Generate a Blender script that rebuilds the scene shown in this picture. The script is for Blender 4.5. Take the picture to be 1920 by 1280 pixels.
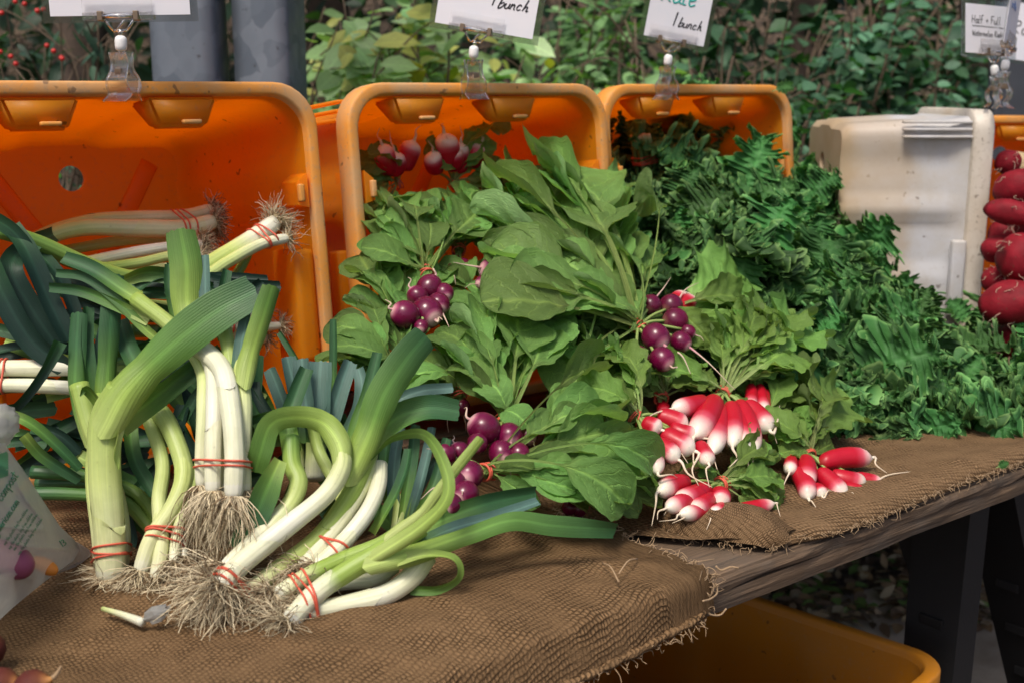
import bpy, bmesh, math, random
import numpy as np
from mathutils import Vector, Matrix, noise as mnoise

for _o in list(bpy.data.objects):
    bpy.data.objects.remove(_o)
S = bpy.context.scene
COL = S.collection
# ------------------------------------------------------------------ camera
FPX = 2200.0
YAW, PITCH = math.radians(38), math.radians(12)
CAM = np.array((0.0, 0.0, 1.25))
TZ = 0.75                                   # height of the table top
FW = np.array((math.sin(YAW) * math.cos(PITCH), math.cos(YAW) * math.cos(PITCH), -math.sin(PITCH)))
RT = np.array((math.cos(YAW), -math.sin(YAW), 0.0))
UP = np.cross(RT, FW)
cd = bpy.data.cameras.new('camera')
cam = bpy.data.objects.new('camera', cd)
COL.objects.link(cam)
cam.matrix_world = Matrix(((RT[0], UP[0], -FW[0], CAM[0]), (RT[1], UP[1], -FW[1], CAM[1]),
                           (RT[2], UP[2], -FW[2], CAM[2]), (0, 0, 0, 1)))
cd.sensor_width = 36
cd.lens = FPX / 1920 * 36
cd.clip_start, cd.clip_end = 0.05, 500
cd.dof.use_dof = True
cd.dof.focus_distance = 1.35
cd.dof.aperture_fstop = 6.3
S.camera = cam
# ------------------------------------------------------------------ sky, sun, exposure
W = bpy.data.worlds.new('World')
S.world = W
W.use_nodes = True
nt = W.node_tree
sky = nt.nodes.new('ShaderNodeTexSky')
sky.sky_type = 'NISHITA'
sky.sun_disc = False
SUN_EL, SUN_AZ = math.radians(60), math.radians(-118)     # azimuth from +Y, clockwise
sky.sun_elevation = SUN_EL
sky.sun_rotation = SUN_AZ
sky.air_density, sky.dust_density, sky.ozone_density = 0.7, 4.0, 0.4
nt.nodes['Background'].inputs[1].default_value = 0.078
nt.links.new(sky.outputs[0], nt.nodes['Background'].inputs[0])
sl = bpy.data.lights.new('sun', 'SUN')
sl.energy = 1.5
sl.angle = math.radians(16)
sl.color = (1.0, 0.93, 0.82)
sun = bpy.data.objects.new('sun', sl)
COL.objects.link(sun)
_sd = Vector((math.sin(SUN_AZ) * math.cos(SUN_EL), math.cos(SUN_AZ) * math.cos(SUN_EL), math.sin(SUN_EL)))
sun.rotation_euler = _sd.to_track_quat('Z', 'Y').to_euler()
S.view_settings.view_transform = 'Standard'
S.view_settings.look = 'None'
S.view_settings.gamma = 1
S.view_settings.use_curve_mapping = False
S.view_settings.exposure = 0.98
S.render.resolution_x, S.render.resolution_y = 1024, 682

# ------------------------------------------------------------------ places: a direction of sight and a distance
def at(px, py, d):
    return CAM + d * (FW + RT * (px - 960) / FPX - UP * (py - 640) / FPX)
def atz(px, py, z):
    r = FW + RT * (px - 960) / FPX - UP * (py - 640) / FPX
    return CAM + r * ((z - CAM[2]) / r[2])
def aty(px, py, Y):
    r = FW + RT * (px - 960) / FPX - UP * (py - 640) / FPX
    return CAM + r * (Y / r[1])
def onp(px, py, Y0, z0, k, off=0.0):
    """on the slope z = z0 + k (Y - Y0) of a heap, off metres towards the eye"""
    r = FW + RT * (px - 960) / FPX - UP * (py - 640) / FPX
    t = (z0 - CAM[2] - k * Y0) / (r[2] - k * r[1])
    return CAM + r * (t - off)
def P3(p):
    """(px, py, depth), or (px, py, -height above the table)"""
    return at(*p) if p[2] > 0 else atz(p[0], p[1], TZ - p[2])
def depth(P):
    return float((np.asarray(P) - CAM) @ FW)
def nrm(v):
    v = np.asarray(v, float)
    return v / max(1e-9, np.linalg.norm(v))

# ------------------------------------------------------------------ mesh and object helpers
def mesh(name, V, F, mat=None, uv=None, col=None, smooth=True):
    me = bpy.data.meshes.new(name)
    V = np.asarray(V, float)
    me.from_pydata(V.tolist(), [], [tuple(int(i) for i in f) for f in F])
    if smooth:
        me.polygons.foreach_set('use_smooth', np.ones(len(me.polygons), bool))
    if uv is not None:
        li = np.zeros(len(me.loops), int)
        me.loops.foreach_get('vertex_index', li)
        ul = me.uv_layers.new(name='UVMap')
        ul.data.foreach_set('uv', np.asarray(uv, float)[li].ravel())
    if col is not None:
        c = np.asarray(col, float)
        if c.shape[1] == 3:
            c = np.hstack([c, np.ones((len(c), 1))])
        a = me.color_attributes.new('Col', 'FLOAT_COLOR', 'POINT')
        a.data.foreach_set('color', c.ravel())
    if mat is not None:
        for m in (mat if isinstance(mat, (list, tuple)) else [mat]):
            me.materials.append(m)
    me.update()
    return me
def link(name, me, parent=None, M=None):
    """M: world matrix of the object; parent: a thing or a part"""
    o = bpy.data.objects.new(name, me)
    COL.objects.link(o)
    M = Matrix.Identity(4) if M is None else M
    if parent is not None:
        o.parent = parent
        o.matrix_parent_inverse = WM[parent.name].inverted()
    o.matrix_basis = M
    WM[o.name] = M.copy()
    return o
WM = {}
def thing(name, label, cat, loc=(0, 0, 0), group=None):
    o = link(name, None, None, Matrix.Translation(Vector(loc)))
    o.empty_display_size = 0.05
    return tag(o, label, cat, group)
def tag(o, label, cat, group=None):
    o['label'] = label
    o['category'] = cat
    if group:
        o['group'] = group
    return o
def struct(o):
    o['kind'] = 'structure'
    return o
def stuff(o):
    o['kind'] = 'stuff'
    return o
def frame(o, x, n):
    """matrix with X along x and Z near n, at o"""
    x = nrm(x)
    y = np.cross(nrm(n), x)
    if np.linalg.norm(y) < 1e-4:
        y = np.cross((0.3, 0.2, 0.9), x)
    y = nrm(y)
    z = np.cross(x, y)
    return Matrix(((x[0], y[0], z[0], o[0]), (x[1], y[1], z[1], o[1]), (x[2], y[2], z[2], o[2]), (0, 0, 0, 1)))
def scaled(M, sx, sy, sz):
    return M @ Matrix.Diagonal((sx, sy, sz, 1))
def cr(pts, n):
    """Catmull-Rom through pts, n points evenly along it"""
    p = np.asarray(pts, float)
    if len(p) == 2:
        p = np.array([p[0], p[0] * .67 + p[1] * .33, p[0] * .33 + p[1] * .67, p[1]])
    q = np.vstack([2 * p[0] - p[1], p, 2 * p[-1] - p[-2]])
    out = []
    for i in range(1, len(q) - 2):
        t = np.linspace(0, 1, 24, endpoint=False)[:, None]
        a, b, c, d = q[i - 1], q[i], q[i + 1], q[i + 2]
        out.append(.5 * (2 * b + (c - a) * t + (2 * a - 5 * b + 4 * c - d) * t ** 2 + (3 * b - a - 3 * c + d) * t ** 3))
    out = np.vstack(out + [p[-1:]])
    s = np.r_[0, np.cumsum(np.linalg.norm(np.diff(out, axis=0), axis=1))]
    t = np.linspace(0, s[-1], n)
    return np.stack([np.interp(t, s, out[:, k]) for k in range(3)], 1)
def tangents(P):
    T = np.gradient(P, axis=0)
    return T / np.maximum(1e-9, np.linalg.norm(T, axis=1))[:, None]
def tube(P, R, ns=10, flat=1.0, ref=None, caps=True):
    P = np.asarray(P, float)
    n = len(P)
    R = np.broadcast_to(np.asarray(R, float), (n,))
    T = tangents(P)
    a = np.asarray(ref if ref is not None else ((0, 0, 1) if abs(T[0][2]) < .9 else (1, 0, 0)), float)
    V, uv = [], []
    ang = np.linspace(0, 2 * math.pi, ns, endpoint=False)
    for i in range(n):
        a = a - T[i] * (a @ T[i])
        a = nrm(a)
        b = np.cross(T[i], a)
        V.append(P[i] + R[i] * (np.cos(ang)[:, None] * b + flat * np.sin(ang)[:, None] * a))
        uv += [(k / ns, i / (n - 1)) for k in range(ns)]
    V = np.vstack(V)
    F = [(i * ns + k, i * ns + (k + 1) % ns, (i + 1) * ns + (k + 1) % ns, (i + 1) * ns + k) for i in range(n - 1) for k in range(ns)]
    if caps:
        F += [tuple(range(ns - 1, -1, -1)), tuple((n - 1) * ns + k for k in range(ns))]
    return V, F, np.array(uv)
def grid_faces(nu, nv, off=0):
    return [(off + i * nv + j, off + (i + 1) * nv + j, off + (i + 1) * nv + j + 1, off + i * nv + j + 1) for i in range(nu - 1) for j in range(nv - 1)]
class Bag:
    """collects pieces of one mesh"""
    def __init__(s):
        s.V, s.F, s.U, s.C, s.n = [], [], [], [], 0
    def add(s, V, F, uv=None, col=None):
        V = np.asarray(V, float)
        s.V.append(V)
        s.F += [tuple(i + s.n for i in f) for f in F]
        s.U.append(np.zeros((len(V), 2)) if uv is None else np.asarray(uv))
        s.C.append(np.ones((len(V), 3)) if col is None else np.broadcast_to(np.asarray(col, float), (len(V), 3)))
        s.n += len(V)
        return s
    def mesh(s, name, mat, smooth=True):
        return mesh(name, np.vstack(s.V), s.F, mat, np.vstack(s.U), np.vstack(s.C), smooth)
def boxVF(x0, x1, y0, y1, z0, z1, bev=0.0):
    bm = bmesh.new()
    bmesh.ops.create_cube(bm, size=1)
    for v in bm.verts:
        v.co = Vector((x0 + (v.co.x + .5) * (x1 - x0), y0 + (v.co.y + .5) * (y1 - y0), z0 + (v.co.z + .5) * (z1 - z0)))
    if bev:
        bmesh.ops.bevel(bm, geom=list(bm.edges), offset=bev, segments=2, affect='EDGES', profile=.7)
    V = [v.co[:] for v in bm.verts]
    bm.verts.index_update()
    F = [tuple(v.index for v in f.verts) for f in bm.faces]
    bm.free()
    return np.array(V), F
def lathe(prof, ns=16):
    """prof: list of (x along axis, radius); axis +X"""
    V, F = [], []
    for x, r in prof:
        for k in range(ns):
            a = 2 * math.pi * k / ns
            V.append((x, r * math.cos(a), r * math.sin(a)))
    n = len(prof)
    F = [(i * ns + k, i * ns + (k + 1) % ns, (i + 1) * ns + (k + 1) % ns, (i + 1) * ns + k) for i in range(n - 1) for k in range(ns)]
    F += [tuple(range(ns - 1, -1, -1)), tuple((n - 1) * ns + k for k in range(ns))]
    return np.array(V), F
def xf(M, V):
    M = np.array(M)
    return np.asarray(V) @ M[:3, :3].T + M[:3, 3]

# ------------------------------------------------------------------ materials
class NT:
    def __init__(s, name):
        s.m = bpy.data.materials.new(name)
        s.m.use_nodes = True
        s.t = s.m.node_tree
        s.b = s.t.nodes['Principled BSDF']
        s.out = s.t.nodes['Material Output']
    def n(s, kind, **kw):
        x = s.t.nodes.new('ShaderNode' + kind)
        for k, v in kw.items():
            if k.startswith('i_'):
                x.inputs[k[2:].replace('_', ' ')].default_value = v
            else:
                setattr(x, k, v)
        return x
    def l(s, a, b):
        s.t.links.new(a, b)
    def set(s, **kw):
        for k, v in kw.items():
            s.b.inputs[k.replace('_', ' ')].default_value = v
    def math(s, op, a, b=None, c=None):
        x = s.n('Math', operation=op)
        for i, v in enumerate((a, b, c)):
            if v is None:
                continue
            if isinstance(v, (int, float)):
                x.inputs[i].default_value = v
            else:
                s.l(v, x.inputs[i])
        return x.outputs[0]
    def mix(s, fac, a, b, mode='MIX'):
        x = s.n('Mix', data_type='RGBA', blend_type=mode)
        for i, v in ((0, fac), (6, a), (7, b)):
            if isinstance(v, (int, float)):
                x.inputs[i].default_value = v
            elif isinstance(v, tuple):
                x.inputs[i].default_value = v + (1,) if len(v) == 3 else v
            else:
                s.l(v, x.inputs[i])
        return x.outputs[2]
    def ramp(s, fac, stops):
        x = s.n('ValToRGB')
        e = x.color_ramp.elements
        while len(e) < len(stops):
            e.new(.5)
        for k, (p, c) in enumerate(stops):
            e[k].position = p
            e[k].color = (c, c, c, 1) if isinstance(c, (int, float)) else tuple(c) + (1,)
        s.l(fac, x.inputs[0])
        return x.outputs[0]
    def noise(s, scale, detail=3, rough=.5, vec=None, dist=0):
        x = s.n('TexNoise')
        x.inputs['Scale'].default_value = scale
        x.inputs['Detail'].default_value = detail
        x.inputs['Roughness'].default_value = rough
        x.inputs['Distortion'].default_value = dist
        if vec is not None:
            s.l(vec, x.inputs['Vector'])
        return x.outputs[0]
    def obj(s):
        return s.n('TexCoord').outputs['Object']
    def geo(s):
        return s.n('NewGeometry').outputs['Position']
    def uv(s):
        return s.n('TexCoord').outputs['UV']
    def mapping(s, vec, scale):
        x = s.n('Mapping')
        x.inputs['Scale'].default_value = scale
        s.l(vec, x.inputs['Vector'])
        return x.outputs[0]
    def bump(s, h, strength=.3, dist=.002):
        x = s.n('Bump')
        x.inputs['Strength'].default_value = strength
        x.inputs['Distance'].default_value = dist
        s.l(h, x.inputs['Height'])
        s.l(x.outputs[0], s.b.inputs['Normal'])
        return x.outputs[0]
    def translucent(s, color, fac):
        tr = s.n('BsdfTranslucent')
        if isinstance(color, tuple):
            tr.inputs[0].default_value = color + (1,)
        else:
            s.l(color, tr.inputs[0])
        mx = s.n('MixShader')
        mx.inputs[0].default_value = fac
        s.l(s.b.outputs[0], mx.inputs[1])
        s.l(tr.outputs[0], mx.inputs[2])
        s.l(mx.outputs[0], s.out.inputs[0])
    def attr(s):
        return s.n('Attribute', attribute_name='Col').outputs['Color']

def m_plastic(name, base, dust=.35, scuff=(.42, .27, .12), trans=.28, rough=.42, edge=False, stain=False):
    t = NT(name)
    p = t.geo()
    n1 = t.noise(9, 5, .6, p)
    n2 = t.noise(120, 3, .7, p)
    f = t.math('MULTIPLY', t.ramp(n1, [(.42, 0), (.72, 1)]), dust)
    c = t.mix(f, base, scuff)
    f2 = t.math('MULTIPLY', t.ramp(n2, [(.55, 0), (.72, 1)]), .5 if edge else .16)
    c = t.mix(f2, c, (.35, .28, .2))
    spk = t.ramp(t.noise(55, 2, .5, p), [(.26, 1), (.3, 0)])
    c = t.mix(t.math('MULTIPLY', spk, .6), c, (.08, .04, .02))
    if stain:      # browned towards the floor end, as such crates get
        sx = t.n('SeparateXYZ')
        t.l(t.obj(), sx.inputs[0])
        f3 = t.ramp(t.math('ADD', sx.outputs[1], t.math('MULTIPLY', t.math('SUBTRACT', n1, .5), .08)), [(.125, 0), (.155, .55), (.22, .65), (.25, .95)])
        c = t.mix(t.math('MULTIPLY', f3, .95), c, t.mix(t.noise(16, 4, .6, p), (.46, .30, .14), (.60, .48, .33)))
    t.l(c, t.b.inputs['Base Color'])
    t.l(t.math('MULTIPLY_ADD', n1, .3, rough - .12), t.b.inputs['Roughness'])
    t.bump(t.noise(60, 4, .6, p), .12, .003)
    t.translucent(c, trans)
    return t.m
def m_veg(name, rough=.4, trans=0.0, streak=0, spots=.12, bump=.25, coat=0.0, sss=0.0, spec=.4):
    """colour from the Col attribute, grain along the length"""
    t = NT(name)
    c = t.attr()
    u = t.uv()
    p = t.geo()
    if streak:
        n = t.noise(1.0, 4, .6, t.mapping(u, (streak, 1.6, 1)))
        c = t.mix(t.math('MULTIPLY', t.ramp(n, [(.3, 1), (.7, 0)]), .38), c, t.mix(1, c, (.42, .5, .38), 'MULTIPLY'))
        c = t.mix(t.math('MULTIPLY', t.ramp(t.noise(1.0, 2, .5, t.mapping(u, (streak * 2.3, 1.1, 1))), [(.5, 0), (.75, 1)]), .3), c, t.mix(1, c, (1.28, 1.25, 1.1), 'MULTIPLY'))
        h = t.n('Math', operation='SINE')
        sx = t.n('SeparateXYZ')
        t.l(u, sx.inputs[0])
        t.l(t.math('MULTIPLY_ADD', sx.outputs[0], streak * 2.6, t.math('MULTIPLY', n, 4.0)), h.inputs[0])
        t.bump(t.math('MULTIPLY_ADD', h.outputs[0], .25, n), bump, .0012)
    else:
        t.bump(t.noise(130, 4, .6, p), bump, .0015)
    n3 = t.noise(36, 4, .6, p)
    c = t.mix(t.ramp(n3, [(.3, .30), (.62, 0)]), c, t.mix(1, c, (.62, .62, .5), 'MULTIPLY'))
    if spots:
        sp = t.ramp(t.noise(210, 2, .5, p), [(.68, 0), (.74, 1)])
        c = t.mix(t.math('MULTIPLY', sp, spots * 3), c, (.06, .05, .03))
    t.l(c, t.b.inputs['Base Color'])
    t.l(t.math('MULTIPLY_ADD', n3, .3, rough - .12), t.b.inputs['Roughness'])
    t.set(Coat_Weight=coat, Coat_Roughness=.15)
    t.b.inputs['Specular IOR Level'].default_value = spec
    if sss:
        t.set(Subsurface_Weight=sss, Subsurface_Scale=.006)
        t.b.inputs['Subsurface Radius'].default_value = (.6, .7, .3)
    if trans:
        t.translucent(t.mix(1, c, (1.25, 1.3, .6), 'MULTIPLY'), trans)
    return t.m
def m_leaf(name, tint=(1, 1, 1), vein=(1.9, 1.7, 1.5), rough=.45, trans=.25, nv=9.0, bump=.5, veinw=1.0, spec=.22, under=1.0):
    """blade with a midrib and side veins from UV (x along, y across -1..1), colour from Col and the object's own random tint"""
    t = NT(name)
    u = t.uv()
    sx = t.n('SeparateXYZ')
    t.l(u, sx.inputs[0])
    U, V = sx.outputs[0], sx.outputs[1]
    p = t.obj()
    wob = t.noise(7, 3, .5, u)
    av = t.math('ABSOLUTE', V)
    mid = t.math('SUBTRACT', 1, t.math('SMOOTH_MIN', t.math('MULTIPLY', av, 9.0 / veinw), 1, .1))
    ph = t.math('ADD', t.math('MULTIPLY_ADD', U, nv, t.math('MULTIPLY', av, -1.7)), t.math('MULTIPLY', wob, .8))
    tri = t.math('ABSOLUTE', t.math('SUBTRACT', t.math('FRACT', ph), .5))
    side = t.math('SUBTRACT', 1, t.math('SMOOTH_MIN', t.math('MULTIPLY', tri, 11.0 / veinw), 1, .1))
    side = t.math('MULTIPLY', side, t.math('SUBTRACT', 1.0, t.math('MULTIPLY', av, .75)))
    vo = t.n('TexVoronoi', feature='DISTANCE_TO_EDGE')
    vo.inputs['Scale'].default_value = 26
    t.l(u, vo.inputs['Vector'])
    net = t.math('SUBTRACT', 1, t.math('SMOOTH_MIN', t.math('MULTIPLY', vo.outputs[0], 8), 1, .1))
    vn = t.math('MAXIMUM', t.math('MAXIMUM', mid, t.math('MULTIPLY', side, .75)), t.math('MULTIPLY', net, .16))
    c = t.mix(1, t.attr(), tint, 'MULTIPLY')
    rnd = t.n('ObjectInfo').outputs['Random']
    hs = t.n('HueSaturation')
    t.l(t.math('MULTIPLY_ADD', rnd, .035, .4825), hs.inputs['Hue'])
    t.l(t.math('MULTIPLY_ADD', rnd, .75, .70), hs.inputs['Value'])
    t.l(c, hs.inputs['Color'])
    c = hs.outputs[0]
    n3 = t.noise(5.0, 4, .6, u)
    c = t.mix(t.ramp(n3, [(.3, .45), (.6, 0)]), c, t.mix(1, c, (.7, .7, .5), 'MULTIPLY'))
    c = t.mix(t.math('MULTIPLY', vn, .75), c, t.mix(1, c, vein, 'MULTIPLY'))
    bf = t.n('NewGeometry').outputs['Backfacing']      # the underside of a leaf is paler
    hs2 = t.n('HueSaturation')
    hs2.inputs['Saturation'].default_value = .82
    hs2.inputs['Value'].default_value = 1.3
    t.l(c, hs2.inputs['Color'])
    c = t.mix(t.math('MULTIPLY', bf, under), c, hs2.outputs[0])
    sp = t.ramp(t.noise(42, 2, .5, u), [(.70, 0), (.745, 1)])
    c = t.mix(t.math('MULTIPLY', sp, .55), c, (.035, .03, .012))
    t.l(c, t.b.inputs['Base Color'])
    t.l(t.math('MULTIPLY_ADD', n3, .25, rough - .1), t.b.inputs['Roughness'])
    t.b.inputs['Specular IOR Level'].default_value = spec
    h = t.math('ADD', t.math('MULTIPLY', vn, -.7), t.math('MULTIPLY', t.noise(24, 3, .6, u), .7))
    t.bump(h, bump, .0022)
    if trans:
        t.translucent(t.mix(1, c, (1.3, 1.4, .5), 'MULTIPLY'), trans)
    return t.m
def m_simple(name, c, rough=.5, metal=0, nscale=0, namt=.3, bump=0, bscale=200, c2=None):
    t = NT(name)
    t.set(Base_Color=c + (1,), Roughness=rough, Metallic=metal)
    if nscale:
        f = t.ramp(t.noise(nscale, 5, .6, t.geo()), [(.35, 0), (.7, namt)])
        t.l(t.mix(f, c, c2 if c2 else tuple(x * .4 for x in c)), t.b.inputs['Base Color'])
    if bump:
        t.bump(t.noise(bscale, 4, .6, t.geo()), bump, .003)
    return t.m
def m_clear(name, rough=.06, tint=(1, 1, 1), see=.55):
    t = NT(name)
    t.set(Base_Color=tint + (1,), Roughness=rough, IOR=1.42, Transmission_Weight=1.0)
    tr = t.n('BsdfTransparent')
    tr.inputs[0].default_value = (.96, .96, .96, 1)
    mx = t.n('MixShader')
    mx.inputs[0].default_value = see
    t.l(t.b.outputs[0], mx.inputs[1])
    t.l(tr.outputs[0], mx.inputs[2])
    t.l(mx.outputs[0], t.out.inputs[0])
    return t.m
def m_burlap(name, c=(.250, .152, .076), pitch=.0046, turn=.34):
    t = NT(name)
    mp = t.n('Mapping')
    mp.inputs['Rotation'].default_value = (0, 0, turn)
    t.l(t.uv(), mp.inputs['Vector'])
    u = mp.outputs[0]
    wob = t.n('TexNoise')
    wob.inputs['Scale'].default_value = 60
    wob.inputs['Detail'].default_value = 3
    t.l(u, wob.inputs['Vector'])
    vm = t.n('VectorMath', operation='MULTIPLY_ADD')
    t.l(wob.outputs['Color'], vm.inputs[0])
    vm.inputs[1].default_value = (.0085, .0085, 0)
    t.l(u, vm.inputs[2])
    sx = t.n('SeparateXYZ')
    t.l(vm.outputs[0], sx.inputs[0])
    X = t.math('DIVIDE', sx.outputs[0], pitch)
    Y = t.math('DIVIDE', sx.outputs[1], pitch)
    # plain weave: knots of thread in staggered rows with gaps coloured dark between
    Yr = t.math('MULTIPLY', Y, .80)
    Xs = t.math('ADD', X, t.math('MULTIPLY', t.math('FLOORED_MODULO', t.math('FLOOR', Yr), 2), .5))
    h = t.math('MULTIPLY', t.math('POWER', t.math('ABSOLUTE', t.math('SINE', t.math('MULTIPLY', Xs, math.pi))), .55),
               t.math('POWER', t.math('ABSOLUTE', t.math('SINE', t.math('MULTIPLY', Yr, math.pi))), .6))
    cmb = t.n('CombineXYZ')
    t.l(t.math('MULTIPLY', t.math('FLOOR', Xs), .37), cmb.inputs[0])
    t.l(t.math('MULTIPLY', t.math('FLOOR', Yr), .41), cmb.inputs[1])
    h = t.math('MULTIPLY', h, t.math('MULTIPLY_ADD', t.noise(5.3, 2, .5, cmb.outputs[0]), 1.5, .25))
    fib = t.noise(900, 3, .7, u)
    big = t.noise(7, 4, .6, u)
    msk = t.ramp(t.noise(28, 4, .65, u), [(.38, .05), (.64, .7)])
    fz = t.noise(260, 4, .8, u)
    h = t.math('ADD', t.math('MULTIPLY', h, t.math('SUBTRACT', 1, msk)), t.math('MULTIPLY', msk, t.math('MULTIPLY', fz, 1.25)))
    h2 = t.math('MULTIPLY_ADD', fib, .45, h)
    dk = (c[0] * .24, c[1] * .21, c[2] * .18)  # cavity shade between the threads, painted into the gap colour
    lt = tuple(min(1, x * 1.9) for x in c)
    col = t.mix(t.ramp(h2, [(.25, 0), (.95, 1)]), dk, c)
    col = t.mix(t.ramp(t.math('MULTIPLY', h, fib), [(.42, 0), (.7, .75)]), col, lt)
    col = t.mix(t.ramp(big, [(.35, .45), (.65, 0)]), col, t.mix(1, col, (.6, .58, .55), 'MULTIPLY'))
    t.l(col, t.b.inputs['Base Color'])
    t.set(Roughness=.95)
    t.b.inputs['Specular IOR Level'].default_value = .1
    t.bump(h2, .9, .0036)
    return t.m
def m_wood(name, a=(.15, .095, .055), b=(.05, .033, .021)):
    t = NT(name)
    p = t.obj()
    n = t.noise(1, 6, .65, t.mapping(p, (3.5, 60, 60)), .4)
    n2 = t.noise(1, 4, .6, t.mapping(p, (9, 190, 190)))
    c = t.mix(t.ramp(n, [(.3, 0), (.68, 1)]), b, a)
    c = t.mix(t.ramp(n2, [(.5, 0), (.7, .5)]), c, tuple(x * 1.7 for x in a))
    c = t.mix(t.ramp(t.noise(11, 4, .6, p), [(.45, 0), (.7, .5)]), c, (.10, .085, .07))
    t.l(c, t.b.inputs['Base Color'])
    t.set(Roughness=.85)
    t.bump(t.math('ADD', n, t.math('MULTIPLY', n2, .5)), .8, .004)
    return t.m
def m_galv(name):
    t = NT(name)
    p = t.mapping(t.geo(), (1, 1, .8))
    v = t.n('TexVoronoi')
    v.inputs['Scale'].default_value = 26
    wv = t.n('VectorMath', operation='MULTIPLY_ADD')
    nn = t.n('TexNoise')
    nn.inputs['Scale'].default_value = 22
    t.l(p, nn.inputs['Vector'])
    t.l(nn.outputs['Color'], wv.inputs[0])
    wv.inputs[1].default_value = (.035, .035, .035)
    t.l(p, wv.inputs[2])
    t.l(wv.outputs[0], v.inputs['Vector'])
    g = t.ramp(v.outputs['Color'], [(.15, (.145, .175, .21)), (.85, (.24, .275, .315))])
    c = t.mix(t.ramp(t.noise(5, 5, .6, p), [(.35, .4), (.7, 0)]), g, (.10, .12, .15))
    c = t.mix(t.ramp(t.noise(70, 3, .6, p), [(.68, 0), (.72, .7)]), c, (.05, .04, .04))
    t.l(c, t.b.inputs['Base Color'])
    t.set(Metallic=.55)
    t.l(t.math('MULTIPLY_ADD', v.outputs['Distance'], .25, .42), t.b.inputs['Roughness'])
    return t.m

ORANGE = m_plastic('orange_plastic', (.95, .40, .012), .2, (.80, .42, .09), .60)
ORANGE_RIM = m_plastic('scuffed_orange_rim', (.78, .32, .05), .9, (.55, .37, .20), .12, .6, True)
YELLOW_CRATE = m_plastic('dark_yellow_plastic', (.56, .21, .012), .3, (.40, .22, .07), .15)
WHITE_CRATE = m_plastic('stained_white_plastic', (.66, .66, .68), .6, (.52, .44, .32), .25, .5, False, True)
WHITE_RIM = m_plastic('white_plastic_rim', (.66, .60, .52), .6, (.46, .36, .24), .10, .5, True)
LEEK = m_veg('leek', .42, 0, 26, .05, .30, .03, .08, .35)
LEEK_LEAF = m_veg('leek_leaf', .46, .14, 38, .06, .30, .0, 0, .35)
ROOT = m_veg('root_hair', .8, 0, 0, 0, .1, 0, 0, .15)
BAND = m_simple('red_rubber', (.62, .10, .055), .55, nscale=60, namt=.35, c2=(.40, .10, .05))
RADLEAF = m_leaf('radish_leaf', bump=1.0, trans=.28, vein=(2.1, 1.9, 1.7))
FRLEAF = m_leaf('french_radish_leaf', vein=(1.7, 1.6, 1.5), nv=12, bump=.7, trans=.25)
KALE = m_leaf('kale_leaf', vein=(1.55, 1.45, 1.5), nv=8, bump=.5, trans=.12, veinw=.8, rough=.5, under=.15)
RADISH = m_veg('purple_radish', .25, 0, 0, .08, .06, .0, .0, .5)
FRENCH = m_veg('red_and_white_radish', .38, 0, 0, .10, .12, .05, .05, .4)
STEM = m_veg('stem', .4, .0, 20, .0, .2)
BEET = m_veg('red_beet', .62, 0, 0, .3, .6, 0, 0, .2)
BURLAP = m_burlap('burlap')
BURLAP_R = m_burlap('burlap_light', (.270, .168, .088), .0046, .27)
JUTE = m_simple('jute_thread', (.34, .23, .13), .9)
WOOD = m_wood('weathered_wood')
GALV = m_galv('galvanised_steel')
CLEAR = m_clear('clear_plastic', .05, (1, 1, 1), .45)
LAMINATE = m_clear('laminate', .18, (.92, .95, .93), .6)
JOINT = m_simple('milky_white_plastic', (.78, .77, .76), .35)
SPRING = m_simple('bronze_spring', (.30, .22, .15), .35, .9)
CARD = m_simple('paper_card', (.72, .70, .74), .7, nscale=18, namt=.35, c2=(.55, .62, .72))
INK = m_simple('black_marker', (.012, .012, .016), .6)
INK_TEAL = m_simple('teal_marker', (.02, .36, .32), .6)
INK_RED = m_simple('red_marker', (.45, .04, .05), .6)
INK_BLUE = m_simple('blue_marker', (.04, .12, .35), .6)
BLACK = m_simple('black_moulded_plastic', (.005, .005, .006), .6, bump=.2, bscale=300)
BARK = m_simple('bark', (.085, .06, .045), .95, nscale=20, namt=.7, bump=.8, bscale=50)
TWIG = m_simple('twig', (.15, .105, .07), .9, nscale=30, namt=.5)
BERRY = m_simple('red_berry', (.50, .02, .015), .3)
# ================================================================== setting: ground, bank, paving
rng = np.random.default_rng(7)
def m_ground():
    t = NT('leaf_litter_soil')
    p = t.geo()
    a = t.noise(14, 6, .65, p)
    v = t.n('TexVoronoi')
    v.inputs['Scale'].default_value = 34
    t.l(p, v.inputs['Vector'])
    c = t.ramp(v.outputs['Color'], [(.1, (.06, .042, .03)), (.45, (.13, .09, .06)), (.8, (.21, .15, .10)), (.95, (.28, .21, .14))])
    c = t.mix(t.ramp(a, [(.35, .75), (.6, 0)]), c, (.03, .022, .016))
    t.l(c, t.b.inputs['Base Color'])
    t.set(Roughness=.95)
    t.bump(t.math('ADD', v.outputs['Distance'], a), 1.0, .03)
    return t.m
SOIL = m_ground()
CONC = m_simple('weathered_concrete', (.50, .42, .33), .9, nscale=6, namt=.8, bump=.6, bscale=60, c2=(.20, .15, .10))
n = 90
xs = np.concatenate([np.linspace(-120, -4, 14), np.linspace(-3.5, 11, 62), np.linspace(12, 140, 14)])
ys = np.concatenate([np.linspace(-120, -3, 10), np.linspace(-2.5, 9, 60), np.linspace(9.5, 140, 20)])
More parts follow.
